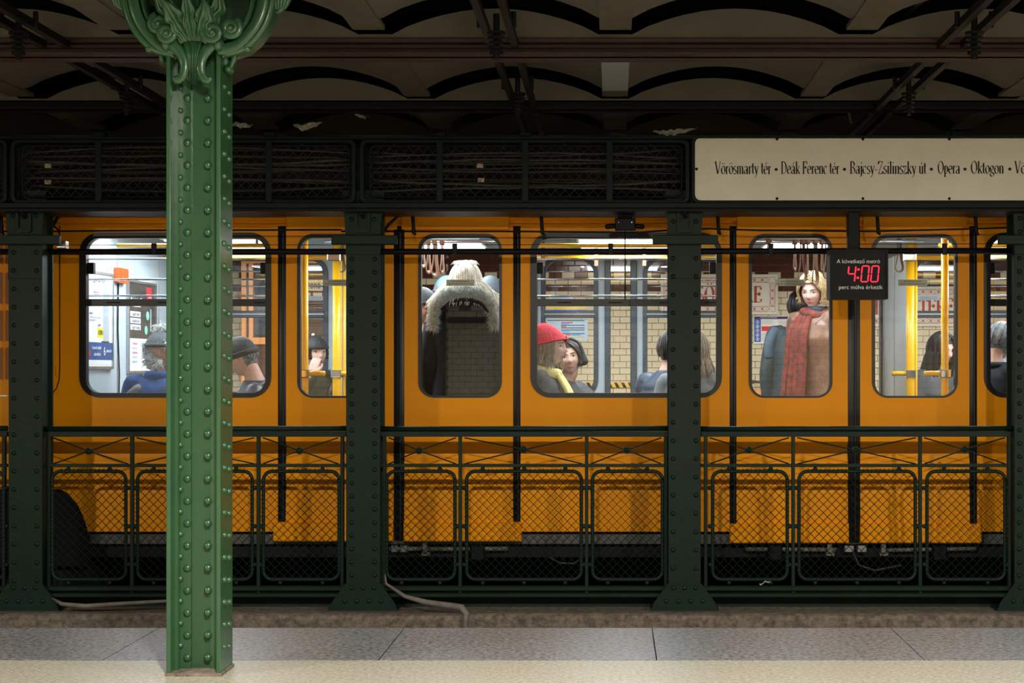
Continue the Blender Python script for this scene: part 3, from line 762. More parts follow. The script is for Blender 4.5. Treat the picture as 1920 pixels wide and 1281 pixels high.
for b0, b1, posts, panels, ros, lab in bays:
    r_ = empty('railing', lab, 'railing', (xr((b0+b1)/2), DR, zr(1117)), 'mesh railings between the columns')
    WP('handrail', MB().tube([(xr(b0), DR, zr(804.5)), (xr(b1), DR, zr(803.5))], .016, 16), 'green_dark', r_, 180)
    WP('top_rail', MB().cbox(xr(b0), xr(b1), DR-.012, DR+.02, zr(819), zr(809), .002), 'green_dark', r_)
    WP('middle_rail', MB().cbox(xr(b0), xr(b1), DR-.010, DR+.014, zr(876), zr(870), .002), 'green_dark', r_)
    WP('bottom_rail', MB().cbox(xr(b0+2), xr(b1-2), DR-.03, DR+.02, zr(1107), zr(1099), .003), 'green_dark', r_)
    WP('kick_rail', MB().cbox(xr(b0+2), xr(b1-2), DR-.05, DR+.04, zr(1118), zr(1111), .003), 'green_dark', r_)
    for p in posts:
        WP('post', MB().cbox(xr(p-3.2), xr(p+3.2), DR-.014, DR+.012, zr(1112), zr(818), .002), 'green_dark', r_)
    for i, (x, y) in enumerate(ros):
        L, R_ = posts[i]+4, posts[i+1]-4
        mb = MB()
        for a, b_ in (((L+4, 821), (R_-4, 870)), ((L+4, 870), (R_-4, 821))):
            A, B, M_ = P(*a, DR), P(*b_, DR), P(x, y, DR)
            mb.tube([A, M_, B], .0045, 6)
        WP('cross_rod', mb, 'green_dark', r_, 180)
        mb = MB().tube([(xr(x), DR-.012, zr(y)), (xr(x), DR+.01, zr(y))], .0205, 16)
        mb.dome((xr(x), DR-.012, zr(y)), .013, n=12, m=4); pts = [(xr(x)+.018*math.cos(k*math.pi/8), DR-.012, zr(y)+.018*math.sin(k*math.pi/8)) for k in range(17)]
        mb.tube(pts, .004, 6, caps=False)
        WP('rosette', mb, 'green_dark', r_, 50)
    for (a, b_) in panels:
        fr = WP('panel_frame', loop_tube(MB(), rrect(xr(a), xr(b_), zr(1087), zr(884), .052, 8), DR, .0108, 10), 'green_dark', r_, 180)
        mb = diamonds(MB(), xr(a)+.012, xr(b_)-.012, zr(1087)+.012, zr(884)-.012, DR, .0508, .0018)
        o = WP('wire_mesh', mb, 'green_dark', r_); o['kind'] = 'stuff'
        mb = MB()                            # twisted wire ends wrapped round the frame
        n = int((xr(b_)-xr(a))/.0254)
        for k in range(2, n-1):
            x = xr(a)+k*.0254
            for z in (zr(884), zr(1087)): mb.tube([(x, DR-.017, z-.008), (x+.004, DR-.017, z+.012), (x+.004, DR+.006, z+.016)], .0019, 5)
        n = int((zr(884)-zr(1087))/.0254)
        for k in range(2, n-1):
            z = zr(1087)+k*.0254
            for x in (xr(a), xr(b_)): mb.tube([(x-.012, DR-.016, z), (x+.012, DR-.016, z+.003)], .0019, 5)
        o = WP('wire_ends', mb, 'green_dark', r_); o['kind'] = 'stuff'
        ks = [.22, .78] if b_-a < 170 else [.14, .5, .86]
        L = r_.location
        for t in ks:
            for y in (879.5, 1093): piece('knob', knob, r_, (xr(a+(b_-a)*t)-L.x, 0, zr(y)-L.z))
        for y in (915, 987, 1059):
            for x in (a-5, b_+5): piece('knob', knob, r_, (xr(x)-L.x, 0, zr(y)-L.z))

# ---------------------------------------------------------------- pipes, cables and fittings between columns and train
DC = 9.15
cdt = empty('overhead_conduit', 'thick black conduit running behind the columns across the carriage windows', 'conduit', (0, DC, Z(471, DC)))
WP('pipe', MB().tube([P(-1300, 473, DC), P(960, 472, DC), P(2600, 469, DC)], .0185, 12), 'black', cdt, 180)
WP('thin_wire', MB().tube([P(-1300, 460, DC), P(960, 459, DC), P(2600, 456, DC)], .0022, 6), 'black', cdt, 180)
for q in (290, 853, 1145, 1445, 1770):
    WP('clip', MB().cbox(X(q-4.5, DC), X(q+4.5, DC), DC-.022, DC-.006, Z(478, DC), Z(457, DC), .002), 'black', cdt)
cab = empty('hanging_cable', 'thin black cable on hangers strung under the frieze beam', 'cable', (0, 9.22, Z(433, 9.22)))
DH = 9.22
def cpath(pts, r): return MB().tube([P(a, b, DH) for a, b in pts], r, 8)
WP('cable', cpath([(-900, 434), (90, 434), (300, 432), (640, 431)], .0055), 'black', cab, 180)
WP('cable', cpath([(640, 434), (960, 434), (1200, 436), (1262, 431), (1330, 429), (1420, 432), (1640, 434), (1900, 427), (2500, 427)], .0055), 'black', cab, 180)
WP('cable', cpath([(716, 440), (728, 422), (745, 406), (775, 395), (850, 389), (930, 388)], .009), 'black', cab, 180)
WP('cable', cpath([(96, 428), (108, 408), (120, 396)], .011), 'black', cab, 180)
WP('cable', cpath([(102, 425), (110, 432), (113, 448), (113, 460)], .005), 'black', cab, 180)
for q in (3, 775, 1016, 1347, 1646, 1830):
    WP('hanger', MB().tube([P(q-2, 388, DH), P(q, 425, DH), P(q+1, 437, DH), P(q+5, 440, DH)], [.011, .011, .012, .007], 8), 'black', cab, 60)
br = empty('cable_box', 'small steel box at the end of the left column arm catching blue light', 'box', P(113, 458, 9.0))
WP('case', MB().cbox(X(106, 9), X(123, 9), 9.0, 9.05, Z(465, 9), Z(452, 9), .003), 'steel', br); WP('plug', MB().cbox(X(108, 9), X(115, 9), 8.975, 9.0, Z(461, 9), Z(447, 9), .003), 'black', br)
dv = empty('track_sensor', 'black box with two side knobs hanging over the middle carriage window', 'sensor', P(1172, 405, 9.25))
DV = 9.12
WP('case', MB().cbox(X(1153, DV), X(1191, DV), DV-.06, DV+.02, Z(434, DV), Z(411, DV), .006), 'black', dv)
WP('side_knob', MB().tube([P(1137, 425, DV), P(1154, 424, DV)], .015, 12).ell(P(1139, 425, DV), (.016, .016, .016), 10, 8), 'black', dv, 60)
WP('side_knob', MB().tube([P(1190, 424, DV), P(1205, 425, DV)], .015, 12).ell(P(1204, 425, DV), (.016, .016, .016), 10, 8), 'black', dv, 60)
WP('neck', MB().box(X(1158, DV), X(1186, DV), DV-.03, DV+.01, Z(411, DV), Z(395, DV)), 'black', dv)
for q, m_ in ((1160, 'lamp_body'), (1184.5, 'lens_green')): WP('indicator', MB().dome(P(q, 417, DV-.06), .004, n=8, m=3), m_, dv, 180)
WP('rod', MB().tube([P(1172, 434, DV-.01), P(1172, 562, DV-.01)], .0035, 8), 'black', dv, 180)
# departure display
DD = 8.86
dp = empty('departure_display', 'black departure display with red lit digits hanging over the carriage doors', 'display', P(1610, 560, DD))
x0, x1, z0, z1 = X(1556, DD), X(1665, DD), Z(561, DD), Z(468, DD)
WP('case', MB().cbox(x0, x1, DD, DD+.14, z0, z1, .005), 'black', dp)
WP('bezel', MB().ring(rect_for(x0, x1, z0, z1, 0), rect_for(x0+.012, x1-.012, z0+.012, z1-.012, 0), DD-.008, DD+.002), 'black', dp)
WP('hanger_post', MB().cbox(X(1589, 8.95), X(1611, 8.95), 8.93, 8.99, Z(470, 8.95), Z(383, 8.95), .004), 'black', dp)
mat('print_white_glow', (.75, .76, .72), .6, emit=(.8, .8, .76), estr=.12)  # white print with a faint glow of its own put into the material
text_long('A következ', ' metró', .0335, 'print_white_glow', dp, Vector((X(1609.5, DD), DD-.002, Z(490.5, DD)))-dp.location, width=81/F*DD)
text_obj('perc múlva érkezik', .0335, 'print_white_glow', dp, Vector((X(1613.5, DD), DD-.002, Z(539, DD)))-dp.location, width=82/F*DD)
def seg_digit(mb, x, z, w_, h, segs, sl=.09):
    t = .0075; g = .0012; hw = h/2
    S_ = {'a': ((g, h), (w_-g, h)), 'd': ((g, 0), (w_-g, 0)), 'g': ((g, hw), (w_-g, hw)), 'f': ((0, h-g), (0, hw+g)), 'b': ((w_, h-g), (w_, hw+g)), 'e': ((0, hw-g), (0, g)), 'c': ((w_, hw-g), (w_, g))}
    for s_ in segs:
        (ax, az_), (bx, bz) = S_[s_]
        d = Vector((bx-ax, bz-az_)); L = d.length; d /= L; n = Vector((-d.y, d.x))*t/2
        A = Vector((ax, az_)); B = Vector((bx, bz)); e = d*t/2
        pl = [A, A+e+n, B-e+n, B, B-e-n, A+e-n]
        mb.prism([(x+q.x+q.y*sl, z+q.y) for q in pl], DD-.004, DD+.001)
mb = MB(); zb = Z(528.5, DD); hh = (528.5-499)/F*DD
seg_digit(mb, X(1589, DD), zb, 13/F*DD, hh, 'fgbc')
seg_digit(mb, X(1614, DD), zb, 13/F*DD, hh, 'abcdef')
seg_digit(mb, X(1632.5, DD), zb, 13/F*DD, hh, 'abcdef')
for q, y in ((1609.5, 505.5), (1608.2, 521)): mb.prism(rrect(X(q-2, DD), X(q+2, DD), Z(y+2, DD), Z(y-2, DD), .002, 2), DD-.004, DD+.001)
WP('digits', mb, 'red_led', dp)
# paired bars with insulators under the ceiling
ins_labels = ['pair of dark iron bars with insulators under the ceiling left of the big capital', 'pair of dark iron bars with insulators above the middle carriage window', 'pair of dark iron bars with insulators under the ceiling at the upper right']
for lab, xc in zip(ins_labels, (-1.73*1.51, -.34*1.51, 1.05*1.51)):
    t = empty('conductor_support', lab, 'iron support', (xc, 8.0, EYE+1.5), 'paired bars with insulators under the ceiling')
    for dx in (-.055, .055):
        for ya, yb_ in ((5.82, 7.065), (7.27, 8.765), (8.95, 9.99), (10.04, 11.0)): WP('bar', MB().box(xc+dx-.016, xc+dx+.016, ya, yb_, 2.64, 2.675), 'black', t)
    for y in (6.63, 8.1):
        mb = MB()
        for k in range(4): mb.tube([(xc, y, 2.62-k*.022), (xc, y, 2.610-k*.022)], .042-.004*k, 14)
        mb.tube([(xc, y, 2.70), (xc, y, 2.50)], .014, 10)
        mb.tube([(xc, y, 2.535), (xc, y, 2.52)], .03, 10)
        WP('insulator', mb, 'black', t, 40)
        for q in (-.075, .075): WP('bolt', MB().tube([(xc+q, y, 2.71), (xc+q, y, 2.64)], .012, 8), 'black', t, 40)
# conduit pipe on the ceiling at the right
t = empty('ceiling_pipe', 'thin pipe dropping from the ceiling arch above the station sign', 'pipe', P(1600, 200, 9.2))
WP('pipe', MB().tube([P(1730, 0, 7.2), P(1672, 55, 7.6)], .012, 8).tube([P(1578, 165, 8.9), P(1588, 195, 8.95), P(1596, 232, 9.0)], .009, 8), 'cable_grey', t, 180)
# peeling flakes
for i, (xx, yy, ww, hh_, lab) in enumerate([(1270, 248, 46, 5, 'pale crumpled flake hanging over the corner of the station sign'), (580, 238, 30, 6, 'pale crumpled flake right of the near column below the ceiling'), (455, 236, 24, 5, 'pale crumpled flake touching the right side of the near column'), (680, 220, 16, 3, 'small pale flake on the ceiling above the gap between the troughs')]):
    D = 8.80; mb = MB(); rnd = [random.uniform(-1, 1) for _ in range(40)]
    mb.grid(lambda u, v: P(xx-ww+2*ww*u, yy-hh_+2*hh_*v*math.sin(math.pi*min(1, u+.08))-6*(u-.5)*(1 if i < 2 else -1)+2.5*rnd[int(u*12)], D+.06*v+.02*rnd[int(u*9+v*5)]), 14, 4)
    mb.grid(lambda u, v: P(xx-ww+2*ww*u, yy-hh_+2*hh_*v*math.sin(math.pi*min(1, u+.08))-6*(u-.5)*(1 if i < 2 else -1)+2.5*rnd[int(u*12)], D+.003+.06*v+.02*rnd[int(u*9+v*5)]), 14, 4)
    tag(obj('paint_flake', mb, 'flake', None, 60), lab, 'debris')
# pipes on the curb
DP = 8.85
o = tag(obj('curb_pipe', MB().tube([P(722, 1078, 9.0), P(724, 1095, 8.97), P(760, 1119, 8.90), P(800, 1130, 8.84), P(850, 1137, 8.80), P(866, 1140, 8.77), P(874, 1150, 8.765), P(873, 1166, 8.765), P(872, 1215, 8.77)], [.006, .008, .012, .017, .019, .021, .019, .017, .017], 12), 'pipe_grey', None, 180), 'grey pipe bending down over the curb in the middle bay', 'pipe')
o = tag(obj('curb_pipe', MB().tube([P(98, 1122, 8.97), P(116, 1133, 8.90), P(160, 1137, 8.88), P(215, 1133, 8.90), P(300, 1128, 8.95), P(420, 1124, 9.0)], [.006, .012, .014, .012, .010, .008], 12), 'pipe_grey', None, 180), 'grey pipe lying on the curb behind the near column', 'pipe')
tag(obj('paper_scrap', MB().grid(lambda u, v: P(1424+20*u, 1097-6*u-3*v+2*math.sin(u*9), 8.97+.01*v), 6, 2), 'flake', None), 'torn pale paper scrap caught on the railing below the display', 'litter')
# lamps
for i, (x, lab) in enumerate(zip(NEAR_LAMPS, ['far left', 'second from left', 'middle', 'second from right', 'far right'])):
    t = empty('ceiling_lamp', 'small ceiling lamp of the near platform, %s of the row' % lab, 'lamp', (x, 3.0, 2.66), 'near platform ceiling lamps')
    WP('stem', MB().tube([(x, 3.0, 2.695), (x, 3.0, 2.65)], .012, 10), 'lamp_body', t, 180)
    WP('housing', MB().box(x-.11, x-.09, 2.93, 3.07, 2.585, 2.64).box(x+.09, x+.11, 2.93, 3.07, 2.585, 2.64).box(x-.11, x+.11, 2.93, 3.07, 2.64, 2.66), 'lamp_body', t)
for i, (x, lab) in enumerate(zip(FAR_LAMPS, ['far left', 'second from left', 'middle', 'second from right', 'far right'])):
    t = empty('strip_lamp', 'long strip lamp over the far platform, %s of the row' % lab, 'lamp', (x, 15.6, 2.66), 'far platform strip lamps')
    WP('housing', MB().box(x-.62, x+.62, 15.46, 15.74, 2.52, 2.60), 'lamp_body', t)
    WP('stem', MB().box(x-.02, x+.02, 15.58, 15.62, 2.60, 2.69), 'lamp_body', t)
# ---------------------------------------------------------------- the train on the far track
DT = 9.43; DI = 11.78; XT0, XT1 = -5.9, 6.1
tr = empty('metro_train', 'orange yellow metro carriage standing on the far track with lit windows', 'train', (0, 10.6, -.76))
def xt(x): return X(x, DT)
def zt_(y): return Z(y, DT)
PROF = [(800, 0), (822, 0), (832, .004), (837, .015), (846, .018), (858, .014), (866, .003), (873, 0), (898, 0), (906, .011), (914, .012), (926, 0), (985, -.005), (997, -.005)]
def side(mb, x0, x1, last=997):
    pts = [(DT+d, zt_(y)) for y, d in PROF if y <= last]
    if PROF[-1][0] > last: pts.append((DT, zt_(last)))
    n = len(pts); back = [(DT+.05, pts[-1][1]), (DT+.05, pts[0][1])]
    al = pts+back; m_ = len(al)
    mb.add([(x, y, z) for x in (x0, x1) for y, z in al], [tuple(range(m_)), tuple(range(2*m_-1, m_-1, -1))]+[(i, (i+1) % m_, (i+1) % m_+m_, i+m_) for i in range(m_)])
    return mb
ZT, ZB_ = zt_(424), zt_(800)
WBOT, WTOP = zt_(745), zt_(437)
def bay(x0, x1, hole, name='body_panel', m_='yellow_paint', dy=0, last=997):
    mb = MB()
    if hole: plate_hole(mb, xt(x0), xt(x1), ZB_, ZT, (xt(hole[0]), xt(hole[1]), WBOT, WTOP, hole[2]), DT+dy, DT+.04)
    else: mb.box(xt(x0), xt(x1), DT+dy, DT+.04, ZB_, ZT)
    side(mb, xt(x0), xt(x1), last)
    return WP(name, mb, m_, tr)
# end with louvred panel
bay(-560, 112, None, last=918)
for q in range(-3, 2):
    for y0, y1 in ((400, 495), (511, 570), (582, 640), (652, 712)):
        x = q*11+3; a, b = xt(x-3.2), xt(x+3.2)
        f_ = WP('louvre', MB().ring(rrect(a-.004, b+.004, zt_(y1)-.004, zt_(y0)+.004, .012, 4), rrect(a, b, zt_(y1), zt_(y0), .010, 4), DT-.006, DT+.0), 'yellow_paint', tr, 40)
        obj('slot_shade', MB().prism(rrect(a, b, zt_(y1), zt_(y0), .010, 4), DT-.002, DT-.0005), 'yellow_dark', f_).data.transform(Matrix.Translation(-tr.location))  # no opening: darker yellow plate painted as the shade inside the louvre
WP('trim_strip', MB().box(xt(-60), xt(14), DT-.004, DT, zt_(743.5), zt_(741)), 'steel', tr)
WP('panel_seam', MB().tube([P(112, 420, DT-.001), P(112, 690, DT-.001), P(111, 712, DT-.001), P(106, 728, DT-.001), P(96, 741, DT-.001), P(80, 745, DT-.001)], .0035, 6), 'rubber', tr)
WP('hinge', MB().cbox(xt(106), xt(110.5), DT-.012, DT, zt_(706), zt_(684), .002), 'yellow_paint', tr)
TILT = math.radians(-.96)
def tilt_pane(o, zc, yc):                    # the glass leans back a little
    M_ = Matrix.Translation(Vector((0, yc, zc))) @ Matrix.Rotation(TILT, 4, 'X') @ Matrix.Translation(Vector((0, -yc, -zc)))
    o.data.transform(M_)
WINS = [(112, 521, (150, 508)), (976, 1368, (995, 1353)), (1832, 2225, (1845, 2205))]
for x0, x1, (a, b) in WINS:
    if x0 == 112:
        mb = MB(); plate_hole(mb, xt(112), xt(521), ZB_, ZT, (xt(a), xt(b), WBOT, WTOP, .125), DT, DT+.04)
        side(mb, xt(165), xt(521)); side(mb, xt(112), xt(165), 918)
        mb.prism([(xt(165), zt_(918)), (xt(112), zt_(918)), (xt(126), zt_(924)), (xt(144), zt_(944)), (xt(156), zt_(968)), (xt(165), zt_(997))], DT, DT+.02)
        WP('body_panel', mb, 'yellow_paint', tr)
    else: bay(x0, x1, (a, b, .125))
    fr = WP('window_frame', MB().ring(rrect(xt(a)-.002, xt(b)+.002, WBOT-.002, WTOP+.002, .127, 8), rrect(xt(a+12), xt(b-10), zt_(737), zt_(447), .085, 8), DT-.008, DT+.045), 'rubber', tr, 40)
    def SP(name, mb, m_, par, smooth=None):
        o = obj(name, mb, m_, None, smooth); M_ = Matrix.Translation(tr.location).inverted(); o.data.transform(M_); o.parent = par; return o
    SP('mid_bar', MB().cbox(xt(a+10), xt(b-8), DT-.004, DT+.03, zt_(574), zt_(561), .002), 'rubber', fr)
    for q in (.12, .40, .68, .93):
        xx = xt(a+10)+(xt(b-8)-xt(a+10))*q; SP('vent_slot', MB().box(xx, xx+.085, DT-.006, DT-.003, zt_(568.5), zt_(566.5)), 'black', fr)
    for q in (a+17, b-17): SP('latch', MB().cbox(xt(q-5), xt(q+6), DT+.02, DT+.06, zt_(513), zt_(492), .004), 'black', fr)
    for y in (486, 524, 555): SP('guard_bar', MB().tube([P(a+12, y, 9.53), P(b-10, y, 9.53)], .0065, 10), 'chrome', fr, 180)
    pts = rrect(xt(a+11), xt(b-9), zt_(738), zt_(446), .09, 8)
    o = SP('pane', MB().prism(pts, DT+.032, DT+.036), 'glass', fr); tilt_pane(o, (WBOT+WTOP)/2-tr.location.z, DT+.034-tr.location.y)
LEAVES = [(536, 738, (558, 713)), (758, 962, (785, 940)), (1381, 1590, (1405, 1560)), (1613, 1818, (1636, 1795)), (2239, 2440, (2262, 2417))]
STICK = [(604, 656), (836, 889), (1454, 1508), (1685, 1740), (2310, 2362)]
for (x0, x1, (a, b)), (s0_, s1_) in zip(LEAVES, STICK):
    mb = MB(); plate_hole(mb, xt(x0), xt(x1), ZB_, ZT, (xt(a), xt(b), WBOT, WTOP-.008, .095), DT+.006, DT+.04)
    side(mb, xt(x0), xt(x1), 985)
    d = WP('door_leaf', mb, 'yellow_paint', tr)
    SP('gasket', MB().ring(rrect(xt(a)-.003, xt(b)+.003, WBOT-.003, WTOP-.005, .098, 8), rrect(xt(a+5), xt(b-4), zt_(742.5), zt_(446), .08, 8), DT-.001, DT+.045), 'rubber', d, 40)
    o = SP('pane', MB().prism(rrect(xt(a+4), xt(b-3), zt_(743), zt_(445), .082, 8), DT+.028, DT+.032), 'glass', d); tilt_pane(o, (WBOT+WTOP)/2-tr.location.z, DT+.03-tr.location.y)
    k = SP('sticker', MB().box(xt(s0_), xt(s1_), DT+.020, DT+.0215, zt_(536), zt_(524)), 'p_sticker', d)
    for i, (tx, yy) in enumerate((('AJTÓ ÜZEMZAVARAKOR', 527.6), ('HELYET MEGSZAKÍTANI TILOS', 532.4))):
        me = text_mesh(tx, .013, 'lettering', 'print_dark', width=(xt(s1_)-xt(s0_))*(.62 if i == 0 else .86), extrude=.0003)
        q = bpy.data.objects.new('lettering', me); COL.objects.link(q); q.parent = d
        q.location = Vector(((xt(s0_)+xt(s1_))/2, DT+.0196, zt_(yy)))-tr.location; q.rotation_euler = (math.pi/2, 0, 0)
for x0, x1, yb_ in ((521, 536, 978), (738, 758, 1012), (962, 976, 978), (1368, 1381, 982), (1590, 1613, 1016), (1818, 1832, 982), (2225, 2239, 982)):
    mb = MB().cbox(xt(x0), xt(x1), DT+.004, DT+.04, zt_(yb_), zt_(422), .002)
    mb.tube([(xt((x0+x1)/2+2), DT+.004, zt_(yb_-2)), (xt((x0+x1)/2+2), DT+.004, zt_(438))], .008, 8)
    WP('door_seal', mb, 'rubber', tr, 60)
for x0, x1 in ((513, 738), (757, 978), (1368, 1591), (1612, 1840)):
    WP('door_step', MB().cbox(xt(x0), xt(x1), DT-.022, DT+.04, zt_(1015 if x0 < 1000 else 1018), zt_(979 if x0 < 1000 else 982), .006), 'yellow_paint', tr)
# cantrail with header covers
mb = MB().box(XT0, XT1, DT+.012, DT+.06, ZT-.004, 2.24)
WP('cantrail', mb, 'yellow_paint', tr)
WP('rain_gutter', MB().cbox(XT0, XT1, DT-.006, DT+.012, zt_(424), zt_(420), .002).cbox(XT0, XT1, DT-.012, DT+.012, zt_(414), zt_(408), .002).cbox(XT0, XT1, DT-.004, DT+.012, zt_(404), zt_(401), .001), 'yellow_paint', tr)
for x0, x1, scr in ((538, 745, (571,)), (754, 955, (925,)), (1381, 1585, (1414, 1564)), (1617, 1812, (1631, 1777))):
    h = WP('door_header', MB().cbox(xt(x0), xt(x1), DT-.03, DT+.01, zt_(431), 2.20, .003), 'yellow_paint', tr)
    SP('ridge', MB().box(xt(x0), xt(x1), DT-.032, DT-.029, zt_(421.5), zt_(420.5)), 'yellow_paint', h)
    for q in scr: SP('screw', MB().dome(P(q, 400, DT-.03), .006, n=8, m=3), 'chrome', h, 180)
for q, y in ((1034, 402), (1155.5, 403), (1188, 403)):
    WP('screw', MB().dome(P(q, y, DT-.012), .0065, n=8, m=3), 'chrome', tr, 180)
mb = MB(); 
roofp = [(DT+.012, 2.23), (DT+.03, 2.30), (DT+.15, 2.37), (DT+.45, 2.41), (10.6, 2.43), (DI-.45, 2.41), (DI-.1, 2.36), (DI+.03, 2.28), (DI+.04, 2.2), (DI-.02, 2.14), (DT+.06, 2.14)]
n = len(roofp); mb.add([(x, y, z) for x in (XT0, XT1) for y, z in roofp], [tuple(range(n)), tuple(range(2*n-1, n-1, -1))]+[(i, (i+1) % n, (i+1) % n+n, i+n) for i in range(n)])
WP('roof', mb, 'yellow_dark', tr)
WP('interior_ceiling', MB().box(XT0+.05, XT1-.05, DT+.06, DI-.02, 2.115, 2.135), 'white_panel', tr)
WP('cove', MB().box(XT0+.05, XT1-.05, DI-.28, DI-.24, 2.02, 2.12).box(XT0+.05, XT1-.05, DT+.10, DT+.13, 2.04, 2.12), 'white_panel', tr)
WP('interior_floor', MB().box(XT0+.02, XT1-.02, DT+.04, DI, .04, .10), 'car_floor', tr)
for x, wx in CAR_BARS:
    WP('light_housing', MB().box(x-wx/2-.03, x+wx/2+.03, 10.18, 10.92, 2.012, 2.115), 'lamp_body', tr)
    WP('light_diffuser', MB().box(x-wx/2-.01, x+wx/2+.01, 10.21, 10.89, 2.003, 2.012), 'diffuser', tr)
for x in (XT0, XT1-.04): WP('end_wall', MB().box(x, x+.04, DT+.04, DI, .1, 2.12), 'white_panel', tr)
# near side inner lining
for a, b in ((-900, 150), (508, 521), (976, 995), (1353, 1368), (1832, 1845)):
    WP('lining', MB().box(max(XT0, xt(a)), xt(b), DT+.042, DT+.055, .1, 2.115), 'white_panel', tr)
for a, b in ((150, 521), (976, 1368), (1832, 2225)):
    WP('lining', MB().box(xt(a), xt(b), DT+.055, DT+.065, .1, zt_(748)), 'grey_panel', tr)
# far side of the carriage
def xi(x): return X(x, DI)
def zi(y): return Z(y, DI)
def farbay(x0, x1, holes, yt=489, yb_=735, r=.10, bar=True):
    for (ha, hb), (c0, c1) in zip(holes, zip([x0]+[(p[1]+q[0])/2 for p, q in zip(holes, holes[1:])], [(p[1]+q[0])/2 for p, q in zip(holes, holes[1:])]+[x1])):
        p = WP('far_panel', plate_hole(MB(), xi(c0), xi(c1), .1, 2.115, (xi(ha), xi(hb), zi(yb_), zi(yt), r), DI, DI+.04), 'white_panel', tr)
        SP('frame', MB().ring(rrect(xi(ha-9), xi(hb+9), zi(yb_+9), zi(yt-8), r+.03, 6), rrect(xi(ha), xi(hb), zi(yb_), zi(yt), r, 6), DI-.012, DI+.045), 'far_frame', p, 40)
        if bar:
            SP('mid_bar', MB().cbox(xi(ha-2), xi(hb+2), DI-.02, DI+.02, zi(596), zi(583), .003), 'far_frame', p)
            SP('bar_ridge', MB().box(xi(ha-2), xi(hb+2), DI-.024, DI-.02, zi(590), zi(588.5)), 'steel', p)
            for y in (509, 537): SP('guard_bar', MB().tube([P(ha, y, DI-.03), P(hb, y, DI-.03)], .005, 8), 'chrome', p, 180)
        SP('pane', MB().prism(rrect(xi(ha-1), xi(hb+1), zi(yb_+1), zi(yt-1), r, 6), DI+.02, DI+.024), 'glass', p)
farbay(352, 650, [(400, 606)])
farbay(1003, 1138, [(1023, 1113)])
farbay(1138, 1193, [(1145, 1182)], 468, 745, .01, False)
farbay(1193, 1370, [(1214, 1345)])
farbay(1655, 2010, [(1718, 1960)])
for x0, x1 in ((1134, 1145), (1182, 1194)):
    WP('door_post', MB().cbox(xi(x0), xi(x1), DI-.05, DI, .1, 2.115, .004), 'far_frame', tr)
WP('far_panel', MB().box(XT0+.05, xi(352), DI, DI+.04, .1, 2.115), 'white_panel', tr)
WP('far_panel', MB().box(xi(2010), XT1-.05, DI, DI+.04, .1, 2.115), 'white_panel', tr)
for a, b in ((650, 1003), (1370, 1655)):     # open far doors: dark edges
    for q in (a, b): WP('door_post', MB().cbox(xi(q)-.022, xi(q)+.022, DI-.03, DI+.05, .1, 2.1, .004), 'far_frame', tr)
    WP('door_lintel', MB().box(xi(a), xi(b), DI, DI+.04, 2.06, 2.115), 'white_panel', tr)
WP('far_skirt', MB().box(XT0, XT1, DI+.0, DI+.06, -.15, .10), 'black', tr)
# cab bulkhead at the left with framed posters
XB = -3.33
bk = WP('bulkhead', MB().box(XB-.04, XB, DT+.06, DI, .1, 2.115), 'white_panel', tr)
for D in (10.13, 11.05): SP('seam', MB().box(XB, XB+.003, D-.004, D+.004, .1, 2.115), 'steel', bk)
SP('alarm_box', MB().cbox(XB, XB+.035, 10.06, 10.26, 1.715, 1.815, .006), 'p_orange', bk)
SP('alarm_glass', MB().box(XB+.035, XB+.038, 10.10, 10.22, 1.73, 1.80), 'p_orange', bk)
SP('cable', MB().tube([(XB+.008, 10.13, 1.71), (XB+.008, 10.12, 1.4), (XB+.008, 10.15, 1.1), (XB+.008, 10.13, .8)], .005, 6), 'black', bk, 180)
RX = (math.pi/2, 0, math.pi/2)
def poster(d0, d1, z0, z1, fr_m):
    p = WP('poster', MB().box(XB+.002, XB+.012, d0, d1, z0, z1), 'paper', tr)
    for (a, b, c, d) in ((d0-.018, d0, z0-.018, z1+.018), (d1, d1+.018, z0-.018, z1+.018), (d0, d1, z0-.018, z0), (d0, d1, z1, z1+.018)):
        SP('frame', MB().box(XB, XB+.02, a, b, c, d), fr_m, p)
    lay = [0]
    def pr(m_, a, b, c, d, name='print'):    # fractions of the sheet: depth a..b, height c..d
        lay[0] += 1
        SP(name, MB().box(XB+.012, XB+.0125+.0004*lay[0], d0+(d1-d0)*a, d0+(d1-d0)*b, z0+(z1-z0)*c, z0+(z1-z0)*d), m_, p)
    def tx(s_, size, m_, a, c, wd=None):
        me = text_mesh(s_, size, 'lettering', m_, width=wd, extrude=.0004)
        q = bpy.data.objects.new('lettering', me); COL.objects.link(q); q.parent = p
        q.location = Vector((XB+.0175, d0+(d1-d0)*a, z0+(z1-z0)*c))-tr.location; q.rotation_euler = RX
    return pr, tx
pr, tx = poster(9.52, 9.985, 1.155, 1.75, 'steel')
pr('p_white', 0, 1, .02, 1); pr('p_grey', .62, .88, .27, .90); pr('p_navy', 0, 1, .07, .26)
pr('p_black', .56, .88, .255, .275); pr('p_yellow', .40, .62, .31, .42); pr('p_red', .02, .10, .11, .17)
tx('43 290 Ft', .045, 'print_dark', .51, .365, .085); tx('akár', .03, 'p_navy', .46, .45, .05)
tx('Szerezd le nálunk', .03, 'p_white', .34, .20, .17); tx('ajándékul', .03, 'p_white', .36, .13, .12); tx('6', .08, 'p_white', .66, .16); tx('pluszt is', .03, 'p_white', .84, .17, .10)
tx('gyorsan épít', .035, 'p_text', .45, .93, .22); tx('KATA KI', .02, 'p_text', .34, .80, .10); tx('a vezető', .02, 'p_text', .34, .77, .10); tx('nyitva', .022, 'p_text', .12, .57, .06); tx('minden nap a hét napján', .016, 'p_grey', .3, .53, .2); tx('hétvégén is', .016, 'p_grey', .2, .50, .12)
pr, tx = poster(10.335, 10.93, 1.125, 1.735, 'steel')
